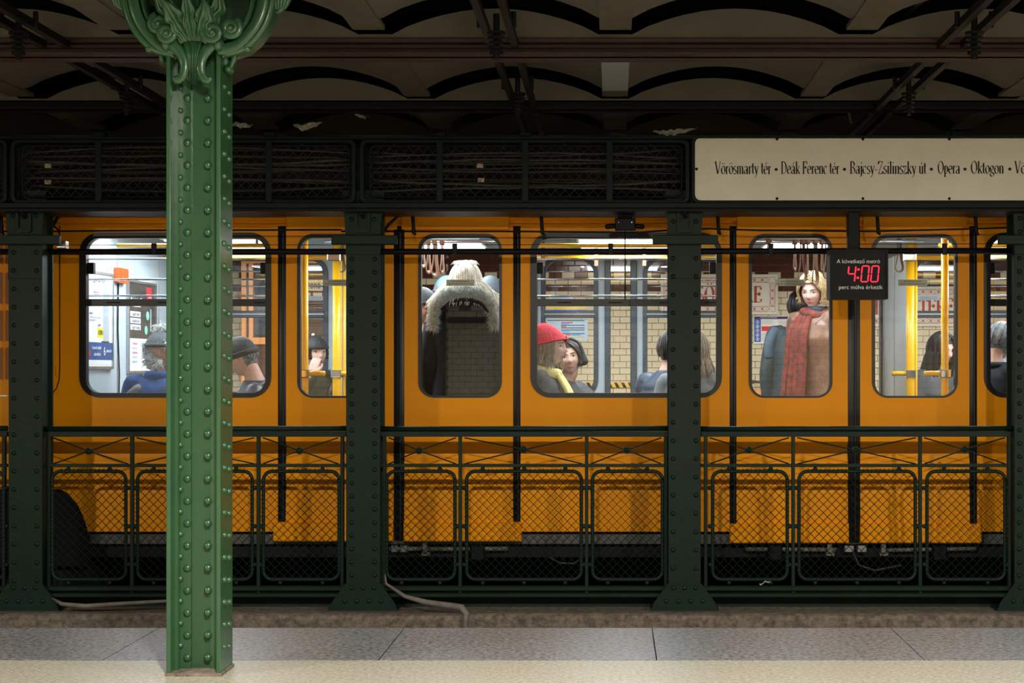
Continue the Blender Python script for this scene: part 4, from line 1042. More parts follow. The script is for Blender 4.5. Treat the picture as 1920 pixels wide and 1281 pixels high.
pr('p_black', 0, 1, .37, 1); pr('p_red', .66, .86, .76, .97); pr('p_white', .05, .42, .73, .765)
for c in (.645, .57, .495): pr('p_white', .05, .42, c-.03, c+.03)
for c, s_ in ((.645, 'Lázárhalma'), (.57, 'Zalakomár'), (.495, 'Egerszeg')): tx(s_, .036, 'p_text', .235, c, .17)
tx('Közlekedő', .045, 'p_white', .25, .80, .24); tx('TE IS', .03, 'p_white', .76, .86, .07); tx('nyerhetsz', .02, 'p_white', .76, .80, .08)
pr('p_grey', .80, .83, .46, .72); 
for a, c in ((.70, .64), (.64, .47)): SP('leaf_print', MB().ell((XB+.013, 10.335+.595*a, 1.125+.61*c), (.002, .035, .032), 10, 6), 'p_green', bpy.data.objects[tr.children[-1].name])
for i in range(5): tx(('Hírfelár', 'minden', 'Utazás', 'helyben', 'magyarázat')[i], .022, 'p_red' if i in (0, 2) else 'p_grey', .2, .31-.05*i, .11)
for a in (.5, .6, .72): pr('p_text', a, a+.03, .22, .30)
# poles, rails and straps
def pole(x, D, r=.024):
    WP('grab_pole', MB().tube([(x, D, .1), (x, D, 2.115)], r, 14), 'pole_yellow', tr, 180)
for xp, sg_ in ((-1.97, -1), (2.115, 1)):
    pole(xp, 9.63, .024); pole(xp, 10.75, .030); pole(xp+.045*1, 10.78, .012)
    WP('wind_screen', MB().box(xp-.012, xp+.012, 10.82, 11.72, .1, 1.98), 'white_panel', tr)
    WP('screen_edge', MB().box(xp-.02, xp+.02, 11.70, 11.74, .1, 1.98).box(xp-.018, xp+.018, 11.28, 11.31, .1, 1.98), 'steel', tr)
    for D, d_ in ((9.63, sg_ if sg_ < 0 else -1), (10.75, 1 if sg_ < 0 else -1)):
        dd = 1 if D < 10 and sg_ < 0 else (-1 if D < 10 else (1 if sg_ < 0 else -1))
        z = Z(701, D)
        WP('handle', MB().tube([(xp, D, z), (xp+dd*.09, D, z+.004), (xp+dd*.13, D, z)], .017, 10), 'pole_yellow', tr, 180)
        WP('clamp', MB().cbox(xp-.035, xp+.035, D-.04, D+.03, z-.026, z+.026, .006), 'chrome', tr)
    WP('clamp', MB().cbox(xp-.06, xp+.035, 10.70, 10.79, 1.905, 1.955, .006), 'chrome', tr)
for x0, x1 in ((-3.2, -2.0), (-.62, .90), (2.1, 3.4)):
    WP('ceiling_rail', MB().tube([(x0, 9.74, 1.935), (x1, 9.74, 1.935)], .014, 10), 'pole_yellow', tr, 180)
    WP('ceiling_rail', MB().tube([(x0, 10.75, 1.93), (x1, 10.75, 1.93)], .017, 10), 'pole_yellow', tr, 180)
    WP('rail_bracket', MB().tube([(x0+.3, 10.75, 1.93), (x0+.3, 10.75, 2.115)], .01, 8).tube([(x1-.3, 9.74, 1.93), (x1-.3, 9.74, 2.115)], .01, 8), 'steel', tr, 180)
for x0, x1 in ((-1.95, -.62), (.92, 2.1)):
    WP('ceiling_rail', MB().tube([(x0, 10.2, 2.0), (x1, 10.2, 2.0)], .012, 10), 'chrome', tr, 180)
def strap(x, D, zt2, ln, w_=.012, rz=0):
    mb = MB(); wv = .028
    c, s_ = math.cos(rz), math.sin(rz)
    pts = [(x-.010*c, D-.010*s_, zt2), (x-.014*c, D-.014*s_, zt2-ln*.55), (x-wv*c, D-wv*s_, zt2-ln*.85), (x-wv*.7*c, D-wv*.7*s_, zt2-ln*.97), (x, D, zt2-ln), (x+wv*.7*c, D+wv*.7*s_, zt2-ln*.97), (x+wv*c, D+wv*s_, zt2-ln*.85), (x+.014*c, D+.014*s_, zt2-ln*.55), (x+.010*c, D+.010*s_, zt2)]
    mb.chain(pts, [(.0045, .013)]*9, 8, 3); mb.box(x-.016, x+.016, D-.016, D+.016, zt2-.02, zt2+.03)
    return WP('hand_strap', mb, 'leather', tr, 180)
for q, ln, rz in ((1490, .16, 1.2), (1504, .24, .3), (1514, .18, 1.3), (1528, .26, .8), (1541, .17, 1.2), (1551, .22, .2), (793, .14, 1.3), (803, .18, 1.2), (815, .20, .9), (829, .18, 1.3), (1440, .05, 1.3)):
    strap(X(q, 10.2), 10.2, 2.0, ln+.03, rz=rz)
for q in (640, 1686): strap(X(q, 10.75), 10.75, 2.07, .24, rz=.2)
for q in (1018, 1118, 1208): 
    x = X(q, 10.75); WP('rail_sleeve', MB().box(x-.013, x+.013, 10.725, 10.775, 1.87, 2.07), 'leather', tr)
# benches
for x0, x1 in ((-3.2, -2.1), (-.58, .85), (2.2, 3.4)):
    WP('bench', MB().cbox(x0, x1, 9.52, 9.98, .50, .56, .015).box(x0+.02, x1-.02, 9.54, 9.90, .1, .5), 'seat_blue', tr)
    WP('bench', MB().cbox(x0, x1, 11.26, 11.74, .50, .56, .015).box(x0+.02, x1-.02, 11.34, 11.72, .1, .5), 'seat_blue', tr)
# stickers on the far windows
def fst(name, x0, x1, y0, y1, m_, dy=0): return WP(name, MB().box(xi(x0), xi(x1), DI+.010+dy, DI+.0115+dy, zi(y1), zi(y0)), m_, tr)
mp = fst('route_map', 1025, 1102, 598, 638, 'p_label')
for i, (y, m_, a, b) in enumerate([(601, 'p_text', 1026, 1096), (605, 'p_red', 1052, 1074), (607.5, 'p_sky', 1052, 1068), (610, 'p_text', 1052, 1096), (612.5, 'p_red', 1052, 1062), (615, 'p_text', 1052, 1096), (619, 'p_text', 1052, 1096), (622, 'p_sky', 1054, 1068), (625.5, 'p_text', 1052, 1096), (628, 'p_orange', 1060, 1070), (628, 'p_sky', 1072, 1088), (632, 'p_gold', 1052, 1096)]):
    SP('print', MB().box(xi(a), xi(b), DI+.008, DI+.0095, zi(y+.9), zi(y-.9)), m_, mp)
for i in range(7): SP('print', MB().box(xi(1028), xi(1028+random.randint(10, 20)), DI+.008, DI+.0095, zi(605.5+i*2.6), zi(604.3+i*2.6)), 'p_grey', mp)
yb2 = fst('notice_strip', 1025, 1099, 575, 580.5, 'p_gold'); fst('notice_strip', 1025, 1099, 580.7, 585, 'p_blue')
for a, b in ((1029, 1073), (574, 606), (1722, 1762)):
    s_ = fst('window_label', a, b, 555.5, 563, 'p_label')
    for i, (t_, y) in enumerate((('FIGYELMEZTETJÜK ÖNÖKET', 557.6), ('AZ ABLAKON KIHAJOLNI TILOS', 560.8))):
        me = text_mesh(t_, .01, 'lettering', 'p_text', width=(xi(b)-xi(a))*.8, extrude=.0003)
        q = bpy.data.objects.new('lettering', me); COL.objects.link(q); q.parent = s_; q.location = Vector(((xi(a)+xi(b))/2, DI+.009, zi(y)))-tr.location; q.rotation_euler = (math.pi/2, 0, 0)
# underframe
WP('underframe', MB().box(XT0, XT1, DT+.10, DI-.1, -.05, .04).box(XT0, XT1, DT+.0415, DT+.054, .04, .14), 'under_black', tr)
mb = MB().cbox(X(60, 9.6), X(165, 9.6), 9.6, 11.6, -.25, .12, .02)
WP('bogie', mb, 'under_black', tr)
WP('wheel_housing', MB().box(xt(-560), xt(165), DT+.034, DT+.041, -.1, zt_(880)), 'under_black', tr)
for q in (104, -420):
    for D in (9.55, 11.35):
        WP('wheel', MB().tube([(X(q, 9.6), D, -.40), (X(q, 9.6), D+.10, -.40)], .36, 32).tube([(X(q, 9.6), D-.03, -.40), (X(q, 9.6), D, -.40)], .12, 16), 'under_black', tr, 40)
for p0, p1, r in (((730, 1030), (792, 1029), .014), ((800, 1030), (952, 1029), .014), ((1398, 1030), (1568, 1031), .014), ((1660, 1032), (1830, 1029), .013)):
    WP('air_pipe', MB().tube([P(*p0, 9.48), P(*p1, 9.48)], r, 10), 'pipe_grey', tr, 180)
for a, b in ((732, 745), (750, 764), (1583, 1602), (1607, 1626)):
    WP('junction_box', MB().cbox(X(a, 9.46), X(b, 9.46), 9.46, 9.52, Z(1037, 9.46), Z(1022, 9.46), .006), 'steel', tr)
for a in (797, 1555, 1656):
    WP('pipe_bracket', MB().box(X(a-4, 9.46), X(a+4, 9.46), 9.445, 9.475, Z(1038, 9.46), Z(1015, 9.46)).box(X(a-6, 9.46), X(a+9, 9.46), 9.445, 9.50, Z(1042, 9.46), Z(1036, 9.46)), 'pipe_grey', tr)
for a in (895, 1453, 1762): WP('motor_box', MB().cbox(X(a-14, 9.46), X(a+14, 9.46), 9.45, 9.9, Z(1052, 9.46), Z(1022, 9.46), .01), 'black', tr)
WP('beam', MB().box(X(985, 9.5), X(1250, 9.5), 9.49, 9.52, Z(1014, 9.5), Z(1002, 9.5)), 'cable_grey', tr)
WP('brake_hose', MB().tube([P(1030, 1045, 9.48), P(1050, 1056, 9.48), P(1075, 1057, 9.48), P(1090, 1048, 9.48)], .006, 6).tube([P(1600, 1037, 9.48), P(1610, 1060, 9.48), P(1640, 1070, 9.48), P(1690, 1060, 9.48)], .008, 6), 'cable_grey', tr, 180)
# ---------------------------------------------------------------- things on the walls of the far and near platform
def red_sign(label, xt0, zoff, ywall, sgn, wd=1.0):
    # sgn +1: on the far wall facing the camera; -1: on the near wall facing away
    zc = (2.246+1.774)/2+zoff; s_ = empty('name_sign', label, 'sign', (xt0+wd/2*sgn, ywall, zc), 'enamel station name signs')
    if sgn < 0: s_.rotation_euler = (0, 0, math.pi)
    W_ = wd/2+.19; Hh = .236
    y = -.018
    obj('panel', MB().cbox(-W_, W_, y-.006, 0, -Hh, Hh, .004), 'sign_white', s_)
    obj('rim', MB().ring(rect_for(-W_, W_, -Hh, Hh, 0), rect_for(-W_+.012, W_-.012, -Hh+.012, Hh-.012, 0), y-.012, y), 'sign_white', s_)
    wb = serif_text('HŐSÖK TERE', .19, wd, W=.15, t=.045); wb.v = [(v[0]-wd/2, y-.008+v[1], v[2]-.095) for v in wb.v]
    obj('lettering', wb, 'print_red', s_)
    mb = MB()
    def ln(a, b, t=.0035):
        d = Vector((b[0]-a[0], b[1]-a[1])); L = d.length
        if L < 1e-6: return
        n_ = Vector((-d.y, d.x))/L*t/2
        mb.add([(a[0]-n_.x, y-.0075, a[1]-n_.y), (b[0]-n_.x, y-.0075, b[1]-n_.y), (b[0]+n_.x, y-.0075, b[1]+n_.y), (a[0]+n_.x, y-.0075, a[1]+n_.y)], [(0, 1, 2, 3)])
    o_, i_ = .035, .095
    for t in (o_, i_):
        c = [(-W_+t, -Hh+t), (W_-t, -Hh+t), (W_-t, Hh-t), (-W_+t, Hh-t)]
        for k in range(4): ln(c[k], c[(k+1) % 4])
    u = (i_-o_)
    def run(ax, L0, L1, m0):
        n = max(1, round((L1-L0)/(u*1.5))); p = (L1-L0)/n
        for k in range(n):
            a = L0+k*p; m_ = a+p/2
            q = lambda s, t: (s, t) if ax == 0 else (t, s)
            for A, B in (((a, m0), (m_, m0+u/2)), ((m_, m0+u/2), (a+p, m0)), ((a, m0), (m_, m0-u/2)), ((m_, m0-u/2), (a+p, m0)), ((a-.012, m0-u/2), (a+.012, m0+u/2)), ((a-.012, m0+u/2), (a+.012, m0-u/2)), ((m_-.01, m0), (m_+.01, m0))):
                ln(q(*A), q(*B), .004)
    for m0 in (-Hh+(o_+i_)/2, Hh-(o_+i_)/2): run(0, -W_+i_, W_-i_, m0)
    for m0 in (-W_+(o_+i_)/2, W_-(o_+i_)/2): run(1, -Hh+i_, Hh-i_, m0)
    obj('border_print', mb, 'print_red', s_)
    return s_
mat('sign_white', (.70, .68, .63), .2)
red_sign('enamel station name sign on the far wall behind the woman in the leather jacket', X(1428, YW)-1.0, 0, YW-.012, 1)
red_sign('enamel station name sign on the far wall behind the long haired woman', X(1722, YW)-.59, -.14, YW-.012, 1)
red_sign('enamel station name sign on the near wall mirrored in the fourth door window', 4.17, -.23, YB+.012, -1)
red_sign('enamel station name sign on the near wall mirrored beside the middle window end', .95, -.23, YB+.012, -1)
ib = empty('notice_board', 'white notice board with purple head, blue pictogram column and red band on the far wall', 'notice', P(1452, 619, YW-.03))
DN = YW-.03
def nb(name, a, b, c, d, m_, k=0): return WP(name, MB().box(X(a, DN), X(b, DN), DN-.002*k-.004, DN+(.02 if k == 0 else -.002*k), Z(d, DN), Z(c, DN)), m_, ib)
nb('board', 1413, 1492, 592.5, 644.5, 'paper_white'); nb('heading', 1414, 1491, 593.5, 598.5, 'p_purple', 1); nb('icon_column', 1414, 1426.5, 598.7, 641.5, 'p_blue', 1); nb('red_band', 1428, 1490, 612, 621, 'p_red', 1)
for i in range(5):
    c = P(1420.3, 604+i*8, DN-.008); WP('pictogram', MB().tube([c, c+Vector((0, -.002, 0))], .021, 14), 'p_white', ib); WP('pictogram', MB().tube([c+Vector((0, -.002, 0)), c+Vector((0, -.003, 0))], .017, 14), 'p_blue', ib)
    mb = MB().ell(c+Vector((0, -.004, .004)), (.006, .001, .006), 8, 5).box(c.x-.004-(i % 2)*.004, c.x+.005, c.y-.005, c.y-.003, c.z-.011, c.z+.002); WP('pictogram', mb, 'p_white', ib)
for cx0 in (1428, 1460):
    for y in [601+i*1.7 for i in range(6)]+[624+i*1.7 for i in range(10)]:
        if random.random() < .15: continue
        nb('text_line', cx0, cx0+random.uniform(16, 29), y, y+.55, 'p_grey', 1)
text_obj('UTAZÁSI FELTÉTELEK', .02, 'p_white', ib, Vector((X(1441, DN), DN-.009, Z(596, DN)))-ib.location, width=.2)
hz = empty('hazard_strip', 'low yellow and black hazard strip along the far wall', 'strip', P(1190, 722, YW-.03))
WP('board', MB().box(X(1100, DN), X(1262, DN), DN, DN+.02, Z(727, DN), Z(717.5, DN)), 'p_gold', hz)
for i in range(12):
    a = 1104+i*13; WP('stripe', MB().prism([(X(a, DN), Z(727, DN)), (X(a+6, DN), Z(727, DN)), (X(a+1, DN), Z(717.5, DN)), (X(a-5, DN), Z(717.5, DN))], DN-.002, DN), 'black', hz)
bn = empty('wooden_bench', 'orange slatted wooden bench below the notice board on the far platform', 'bench', P(1420, 0, 17.2)*1); bn.location = (X(1425, 17.2), 17.3, 0)
for y, d in ((729, 17.4), (735.5, 17.4), (742, 17.4)): WP('slat', MB().cbox(X(1375, d), X(1448, d), d, d+.02, Z(y+4.6, d), Z(y, d), .004), 'wood', bn)
for d in (17.0, 17.12, 17.24): WP('slat', MB().cbox(X(1375, 17.2), X(1450, 17.2), d, d+.09, .43, .46, .004), 'wood', bn)
for q in (1380, 1442): WP('leg', MB().box(X(q, 17.2), X(q, 17.2)+.05, 16.98, 17.36, 0, .43).box(X(q, 17.2), X(q, 17.2)+.05, 17.42, 17.46, 0, .92), 'wood', bn)
t = empty('wall_rail', 'thin dark sloping rail on the far wall over the wooden bench', 'rail', P(1435, 719, 17.6))
WP('bar', MB().tube([P(1410, 716, 17.6), P(1500, 724, 17.6)], .012, 8), 'wood_dark', t, 180); WP('bracket', MB().tube([P(1412, 716, 17.6), P(1412, 716, 17.79)], .022, 10), 'wood_dark', t, 180)
# wooden kiosk at the left part of the far platform
DK = 17.25
kk = empty('wooden_kiosk', 'orange wooden kiosk with dark glass door and lettered board on the far platform', 'kiosk', (X(535, DK), DK, 0))
def kb(name, a, b, c, d, m_, dy=0, th=.06): return WP(name, MB().cbox(X(a, DK), X(b, DK), DK+dy, DK+dy+th, max(0, Z(d, DK)), Z(c, DK), .006), m_, kk)
for a, b in ((452, 461), (466, 474), (553, 561), (609, 618)): kb('post', a, b, 480, 900, 'wood')
kb('lintel', 452, 618, 484, 494, 'wood', -.01); kb('rail', 461, 618, 633, 646, 'wood', .005); kb('rail', 474, 618, 566, 571, 'wood_dark', .01)
kb('wall', 461, 618, 494, 900, 'wood_dark', .03, .3); kb('glass_pane', 478, 550, 500, 630, 'far_frame', .02, .012); kb('glass_pane', 562, 608, 574, 630, 'wood_dark', .02, .012)
kb('board', 560, 608, 524, 546, 'p_tan', -.01, .03); kb('lower_panel', 562, 608, 650, 760, 'wood_dark', .02, .02)
kb('picture', 566, 582, 548, 564, 'p_tan', .015, .01); kb('picture', 586, 604, 548, 564, 'p_tan', .015, .01)
text_long('Peron', '', .13, 'print_dark', kk, Vector((X(583, DK), DK-.012, Z(535, DK)))-kk.location, width=.22)
WP('door_knob', MB().dome(P(587, 628, DK-.0), .02, n=12), 'p_white', kk, 180)
# ---------------------------------------------------------------- people
mat('skin', (.58, .34, .26), .55); mat('skin_pale', (.66, .43, .36), .55); mat('lips', (.50, .13, .12), .4); mat('eye_white', (.75, .75, .73), .2); mat('iris', (.02, .015, .012), .15)
mat('hair_blonde', (.85, .80, .66), .45, var=.35, vscale=30); mat('hair_gold', (.42, .30, .15), .45, var=.35, vscale=40); mat('hair_dark', (.012, .010, .010), .35); mat('hair_grey', (.16, .17, .18), .45, var=.6, vscale=50)
mat('hair_brown', (.16, .085, .05), .45, var=.3, vscale=40); mat('hair_ash', (.30, .25, .19), .5, var=.3, vscale=40)
mat('c_red_knit', (.62, .035, .06), .85, var=.25, vscale=50, bump=.8, bscale=120); mat('c_black', (.007, .010, .014), .6, spec=.2, var=.4, vscale=14, bump=.5, bscale=18); mat('c_blue', (.015, .07, .22), .7, var=.3, vscale=10, bump=.5, bscale=20)
mat('c_grey', (.20, .22, .24), .75, var=.2, vscale=10, bump=.5, bscale=25); mat('c_olive', (.055, .058, .030), .75, var=.25, vscale=12, bump=.5, bscale=20)
mat('c_charcoal', (.045, .047, .055), .7, var=.25, vscale=12, bump=.5, bscale=20); mat('c_puffer', (.050, .058, .085), .35, var=.2, vscale=8, bump=.3, bscale=16)
mat('c_leather', (.15, .068, .042), .36, col2=(.26, .14, .09), vscale=9, bump=.9, bscale=14); mat('c_scarf', (.30, .045, .025), .85, col2=(.07, .02, .018), vscale=22, bump=.4, bscale=60)
mat('c_yellow_scarf', (.82, .72, .28), .8, var=.1, vscale=20, bump=.5, bscale=60); mat('c_pink', (.50, .24, .45), .7, var=.15, vscale=10); mat('c_jeans', (.03, .06, .10), .8, var=.2, vscale=25)
mat('c_navy', (.012, .035, .075), .5, var=.2, vscale=10); mat('c_teal', (.03, .055, .065), .6, var=.2, vscale=10); mat('c_white_collar', (.70, .72, .74), .6); mat('fur_grey', (.50, .53, .53), .8, var=.6, vscale=60); mat('fur_pale', (.55, .58, .55), .8, var=.5, vscale=60)
mat('fur_tan', (.24, .20, .15), .8, var=.5, vscale=60); mat('c_hat_grey', (.08, .10, .115), .8, bump=.6, bscale=90); mat('c_hat_black', (.012, .016, .018), .7, bump=.4, bscale=50); mat('c_shoe', (.02, .018, .016), .5); mat('c_trouser', (.02, .022, .026), .8)
mat('c_light_blue', (.09, .15, .20), .7)

def face_y(x, z):                            # front surface of the face for points on it
    a, b, c = .074, .094, .114
    q = 1-(z/c)**2-(x/(a*(1-.30*max(0, -z/c)**1.5)))**2
    return -b*math.sqrt(max(q, .02))
def head_mb():
    mb = MB(); n, m = 64, 52; a, b, c = .074, .094, .114
    vs = []
    for j in range(m+1):
        ph = math.pi*j/m
        for i in range(n):
            th = 2*math.pi*i/n
            # denser towards the face
            th = th+.35*math.sin(2*(th+math.pi/2))*0
            d = (math.sin(ph)*math.cos(th), math.sin(ph)*math.sin(th), math.cos(ph))
            x, y, z = a*d[0], b*d[1], c*d[2]
            k = max(0, -d[2])
            x *= 1-.30*k**1.5
            if y > 0: y *= 1.02+.06*max(0, d[2]); y *= 1-.35*k**1.2
            if d[1] < 0:
                def g(cx, cz, sx, sz): return math.exp(-((x-cx)/sx)**2-((z-cz)/sz)**2)
                y -= .024*g(0, -.020, .0115, .014)+.013*g(0, .004, .009, .026)
                y += .010*(g(.031, .010, .017, .013)+g(-.031, .010, .017, .013))
                y -= .005*(g(.028, .032, .022, .009)+g(-.028, .032, .022, .009))
                y -= .006*(g(.040, -.022, .020, .018)+g(-.040, -.022, .020, .018))
                y -= .008*g(0, -.054, .022, .010); y += .005*g(0, -.055, .024, .0025); y -= .012*g(0, -.093, .022, .016)
                y += .004*g(0, -.073, .02, .006)
                y -= .006*(g(.011, -.028, .006, .006)+g(-.011, -.028, .006, .006))
            vs.append((x, y, z))
    fs = [(j*n+i, (j+1)*n+i, (j+1)*n+(i+1) % n, j*n+(i+1) % n) for j in range(m) for i in range(n)]
    mb.add(vs, fs)
    for s in (-1, 1):
        mb.ell((s*.075, .012, -.002), (.010, .018, .031), 12, 10, Euler((.2, 0, s*.35)).to_matrix())
        mb.ell((s*.073, .004, -.026), (.008, .010, .010), 8, 6)
    return mb
def face_bits(root, T, brow='hair_dark', eyes_down=False, open_=1):
    for s in (-1, 1):
        ex, ez = s*.031, .009; ey = face_y(ex, ez)+.0185
        e = WP('eye', xf(MB().ell((ex, ey, ez), (.0130, .0125, .0125), 14, 10), T), 'eye_white', root, 180)
        WP('iris', xf(MB().ell((ex, ey-.0105, ez-(.004 if eyes_down else 0)), (.0056, .0035, .0056), 10, 8), T), 'iris', root, 180)
        mb = MB().chain([(ex-s*.0165, ey-.006, ez+.000), (ex-s*.008, ey-.0125, ez+.0065-(.003 if eyes_down else 0)), (ex+s*.004, ey-.0125, ez+.0070-(.003 if eyes_down else 0)), (ex+s*.016, ey-.005, ez+.001)], [.0012, .0022, .0022, .0012], 6, 3)
        WP('eyelash', xf(mb, T), 'iris', root, 180)
        mb = MB().chain([(ex-s*.018, face_y(ex-s*.018, .030)-.003, .029), (ex, face_y(ex, .034)-.006, .034), (ex+s*.020, face_y(ex+s*.02, .030)+.0, .030)], [.0022, .0028, .0012], 6, 4)
        WP('eyebrow', xf(mb, T), brow, root, 180)
    y = face_y(0, -.055)-.0055
    mb = MB().chain([(-.022, y+.008, -.056), (-.008, y-.001, -.0525), (0, y-.001, -.0545), (.008, y-.001, -.0525), (.022, y+.008, -.056)], [(.0015, .002), (.0042, .003), (.0036, .003), (.0042, .003), (.0015, .002)], 8, 3)
    mb.chain([(-.018, y+.006, -.0585), (0, y-.001, -.0615), (.018, y+.006, -.0585)], [(.0015, .002), (.0050, .0035), (.0015, .002)], 8, 4)
    WP('lips', xf(mb, T), 'lips', root, 180)
def xf(mb, T):
    m2 = MB(); m2.v = [tuple(T @ Vector(v)) for v in mb.v]; m2.f = mb.f; return m2
def bake(mb, voxel, m_, T, smooth=3, name='body'):
    me = bpy.data.meshes.new(name); me.from_pydata(mb.v, [], mb.f); 
    bm = bmesh.new(); bm.from_mesh(me); bmesh.ops.recalc_face_normals(bm, faces=bm.faces); bm.to_mesh(me); bm.free()
    o = bpy.data.objects.new('tmp', me); COL.objects.link(o)
    r = o.modifiers.new('r', 'REMESH'); r.mode = 'VOXEL'; r.voxel_size = voxel; r.use_smooth_shade = True
    s = o.modifiers.new('s', 'SMOOTH'); s.factor = .5; s.iterations = smooth
    dg = bpy.context.evaluated_depsgraph_get(); out = bpy.data.meshes.new_from_object(o.evaluated_get(dg))
    bpy.data.objects.remove(o); out.name = name; out.transform(T); out.materials.clear(); out.materials.append(MATS[m_])
    out.polygons.foreach_set('use_smooth', [True]*len(out.polygons)); return out
def add_mesh(name, me, root):
    o = bpy.data.objects.new(name, me); COL.objects.link(o)
    M = Matrix.LocRotScale(root.location, root.rotation_euler, root.scale); me.transform(M.inverted()); o.parent = root; return o
def hand(mb, wrist, d, nrm, side, curl=.5, s=1.0):
    # palm along d, nrm points out of the back of the hand, side = +1/-1 thumb side
    d = Vector(d).normalized(); n = Vector(nrm).normalized(); t = d.cross(n).normalized()*side; w = Vector(wrist)
    mb.chain([w-d*.02, w+d*.03, w+d*.085], [(.024*s, .016*s), (.036*s, .015*s), (.038*s, .012*s)], 10, 3) if False else None
    for k, off in enumerate((.026, .009, -.009, -.025)):
        L = (.066, .074, .070, .055)[k]*s
        a = w+d*.015+t*off*.7*s; b = w+d*.082*s+t*off*s; 
        c1 = b+(d*math.cos(curl*.8)-n*math.sin(curl*.8))*L*.45
        c2 = c1+(d*math.cos(curl*1.9)-n*math.sin(curl*1.9))*L*.32
        c3 = c2+(d*math.cos(curl*2.8)-n*math.sin(curl*2.8))*L*.23
        mb.chain([a, b, c1, c2, c3], [.0135*s, .0105*s, .0090*s, .0082*s, .0070*s], 8, 2)
    a = w+d*.02+t*.016*s; b = w+d*.045+t*.038*s; c = w+d*.072+t*.050*s-n*.012; e = w+d*.094+t*.048*s-n*.022
    mb.chain([a, b, c, e], [.014*s, .013*s, .0105*s, .0085*s], 8, 2)
def hair_mb(N=220, length=.0, thick=.0035, frontgap=58, offs=.012, wave=.006, seed=1, crown=(0, .02), flare=.0, part=0, low=-.05, bangs=False, jitter=.012, back_only=False, keepback=True, under=False):
    rnd = random.Random(seed); mb = MB(); a, b, c = .074+offs, .098+offs, .114+offs
    # under layer
    def inside(th, ph):                       # th azimuth from the face, ph polar angle
        z = math.cos(ph)
        if under and z > .35: return False
        if z > .62: return True
        if z > .40 and bangs: return True
        return abs(th) > math.radians(frontgap) and c*z > low-.03
    n, m = 36, 24; idx = {}
    for j in range(m):
        for i in range(n):
            th = -math.pi+2*math.pi*(i+.5)/n; ph = math.pi*(j+.5)/m
            if not inside(th, ph): continue
            q = []
            for jj, ii in ((j, i), (j+1, i), (j+1, i+1), (j, i+1)):
                key = (jj, ii % n)
                if key not in idx:
                    t_ = -math.pi+2*math.pi*ii/n; p_ = math.pi*jj/m
                    k = max(0, -math.cos(p_))
                    idx[key] = len(mb.v); mb.v.append((a*.97*math.sin(p_)*math.sin(t_)*(1-.25*k), -b*.97*math.sin(p_)*math.cos(t_)*(1.04 if abs(t_) > 1.57 else 1), c*.97*math.cos(p_)))
                q.append(idx[key])
            mb.f.append(tuple(q))
    for k in range(N):
        th = rnd.uniform(-math.pi, math.pi)
        front = abs(th) < math.radians(frontgap)
        pmax = math.acos(max(-1, min(1, low/c))) if not front else (math.radians(62) if bangs else math.radians(50))
        if under and front: continue
        p0 = rnd.uniform(1.15, 1.35) if under else rnd.uniform(.05, min(1.2, pmax*.8)); pts = []; steps = 6
        jt = rnd.uniform(-jitter, jitter); o_ = rnd.uniform(0, .010)
        th_end = th
        if front and not bangs: th_end = math.copysign(math.radians(frontgap+12), th if abs(th) > .05 else rnd.choice((-1, 1)))
        for s in range(steps+1):
            t = s/steps; p = p0+(pmax-p0)*t; tt = th+(th_end-th)*t**.7
            if front and not bangs: p = p0+(1.75-p0)*t
            k2 = max(0, -math.cos(p))
            pts.append(Vector(((a+o_)*math.sin(p)*math.sin(tt)*(1-.2*k2), -(b+o_)*math.sin(p)*math.cos(tt)*(1.04 if abs(tt) > 1.57 else 1), (c+o_)*math.cos(p))))
        if length > 0 and not (front and bangs):
            e = pts[-1]; L = length*rnd.uniform(.8, 1.05); od = Vector((e.x, e.y, 0)); od = od.normalized() if od.length > 1e-4 else Vector((0, 1, 0))
            for s in range(1, 6):
                t = s/5; pts.append(e+Vector((0, 0, -L*t))+od*(flare*t+wave*math.sin(t*6+k))+Vector((jt*t, jt*.5*t, 0)))
        rr = thick*rnd.uniform(.7, 1.3); n_ = len(pts)
        mb.tube(pts, [rr*(1 if i < n_-2 else .6 if i < n_-1 else .2) for i in range(n_)], 5, caps=False)
    return mb
def hat_mb(tilt=0, drop=.02, offs=.020, top=.0, ribs=40, slouch=0, brim=.0, knit=.002):
    # knitted cap covering the skull above a tilted plane
    mb = MB(); a, b, c = .076+offs, .100+offs, .116+offs+top; n, m = 72, 20; vs = []
    for j in range(m+1):
        for i in range(n):
            th = 2*math.pi*i/n
            zl = drop+tilt*(-math.cos(th))*1.0         # lower edge height; th=0 is the face
            pe = math.acos(max(-1, min(1, zl/c)))
            p = .02+(pe-.02)*j/m
            r = 1+knit/.1*math.cos(ribs*th)*math.sin(p)
            z = c*math.cos(p); y = -b*r*math.sin(p)*math.cos(th)+slouch*max(0, math.cos(p))**1.5
            vs.append((a*r*math.sin(p)*math.sin(th), y, z+.0015*math.cos(j*2.6)))
    fs = [(j*n+i, j*n+(i+1) % n, (j+1)*n+(i+1) % n, (j+1)*n+i) for j in range(m) for i in range(n)]+[tuple(range(n))]
    mb.add(vs, fs)
    e = [Vector(v) for v in vs[-n:]]; mb.tube(e+[e[0], e[1]], [(.006, .012+brim)]*(n+2), 8, caps=False)
    return mb
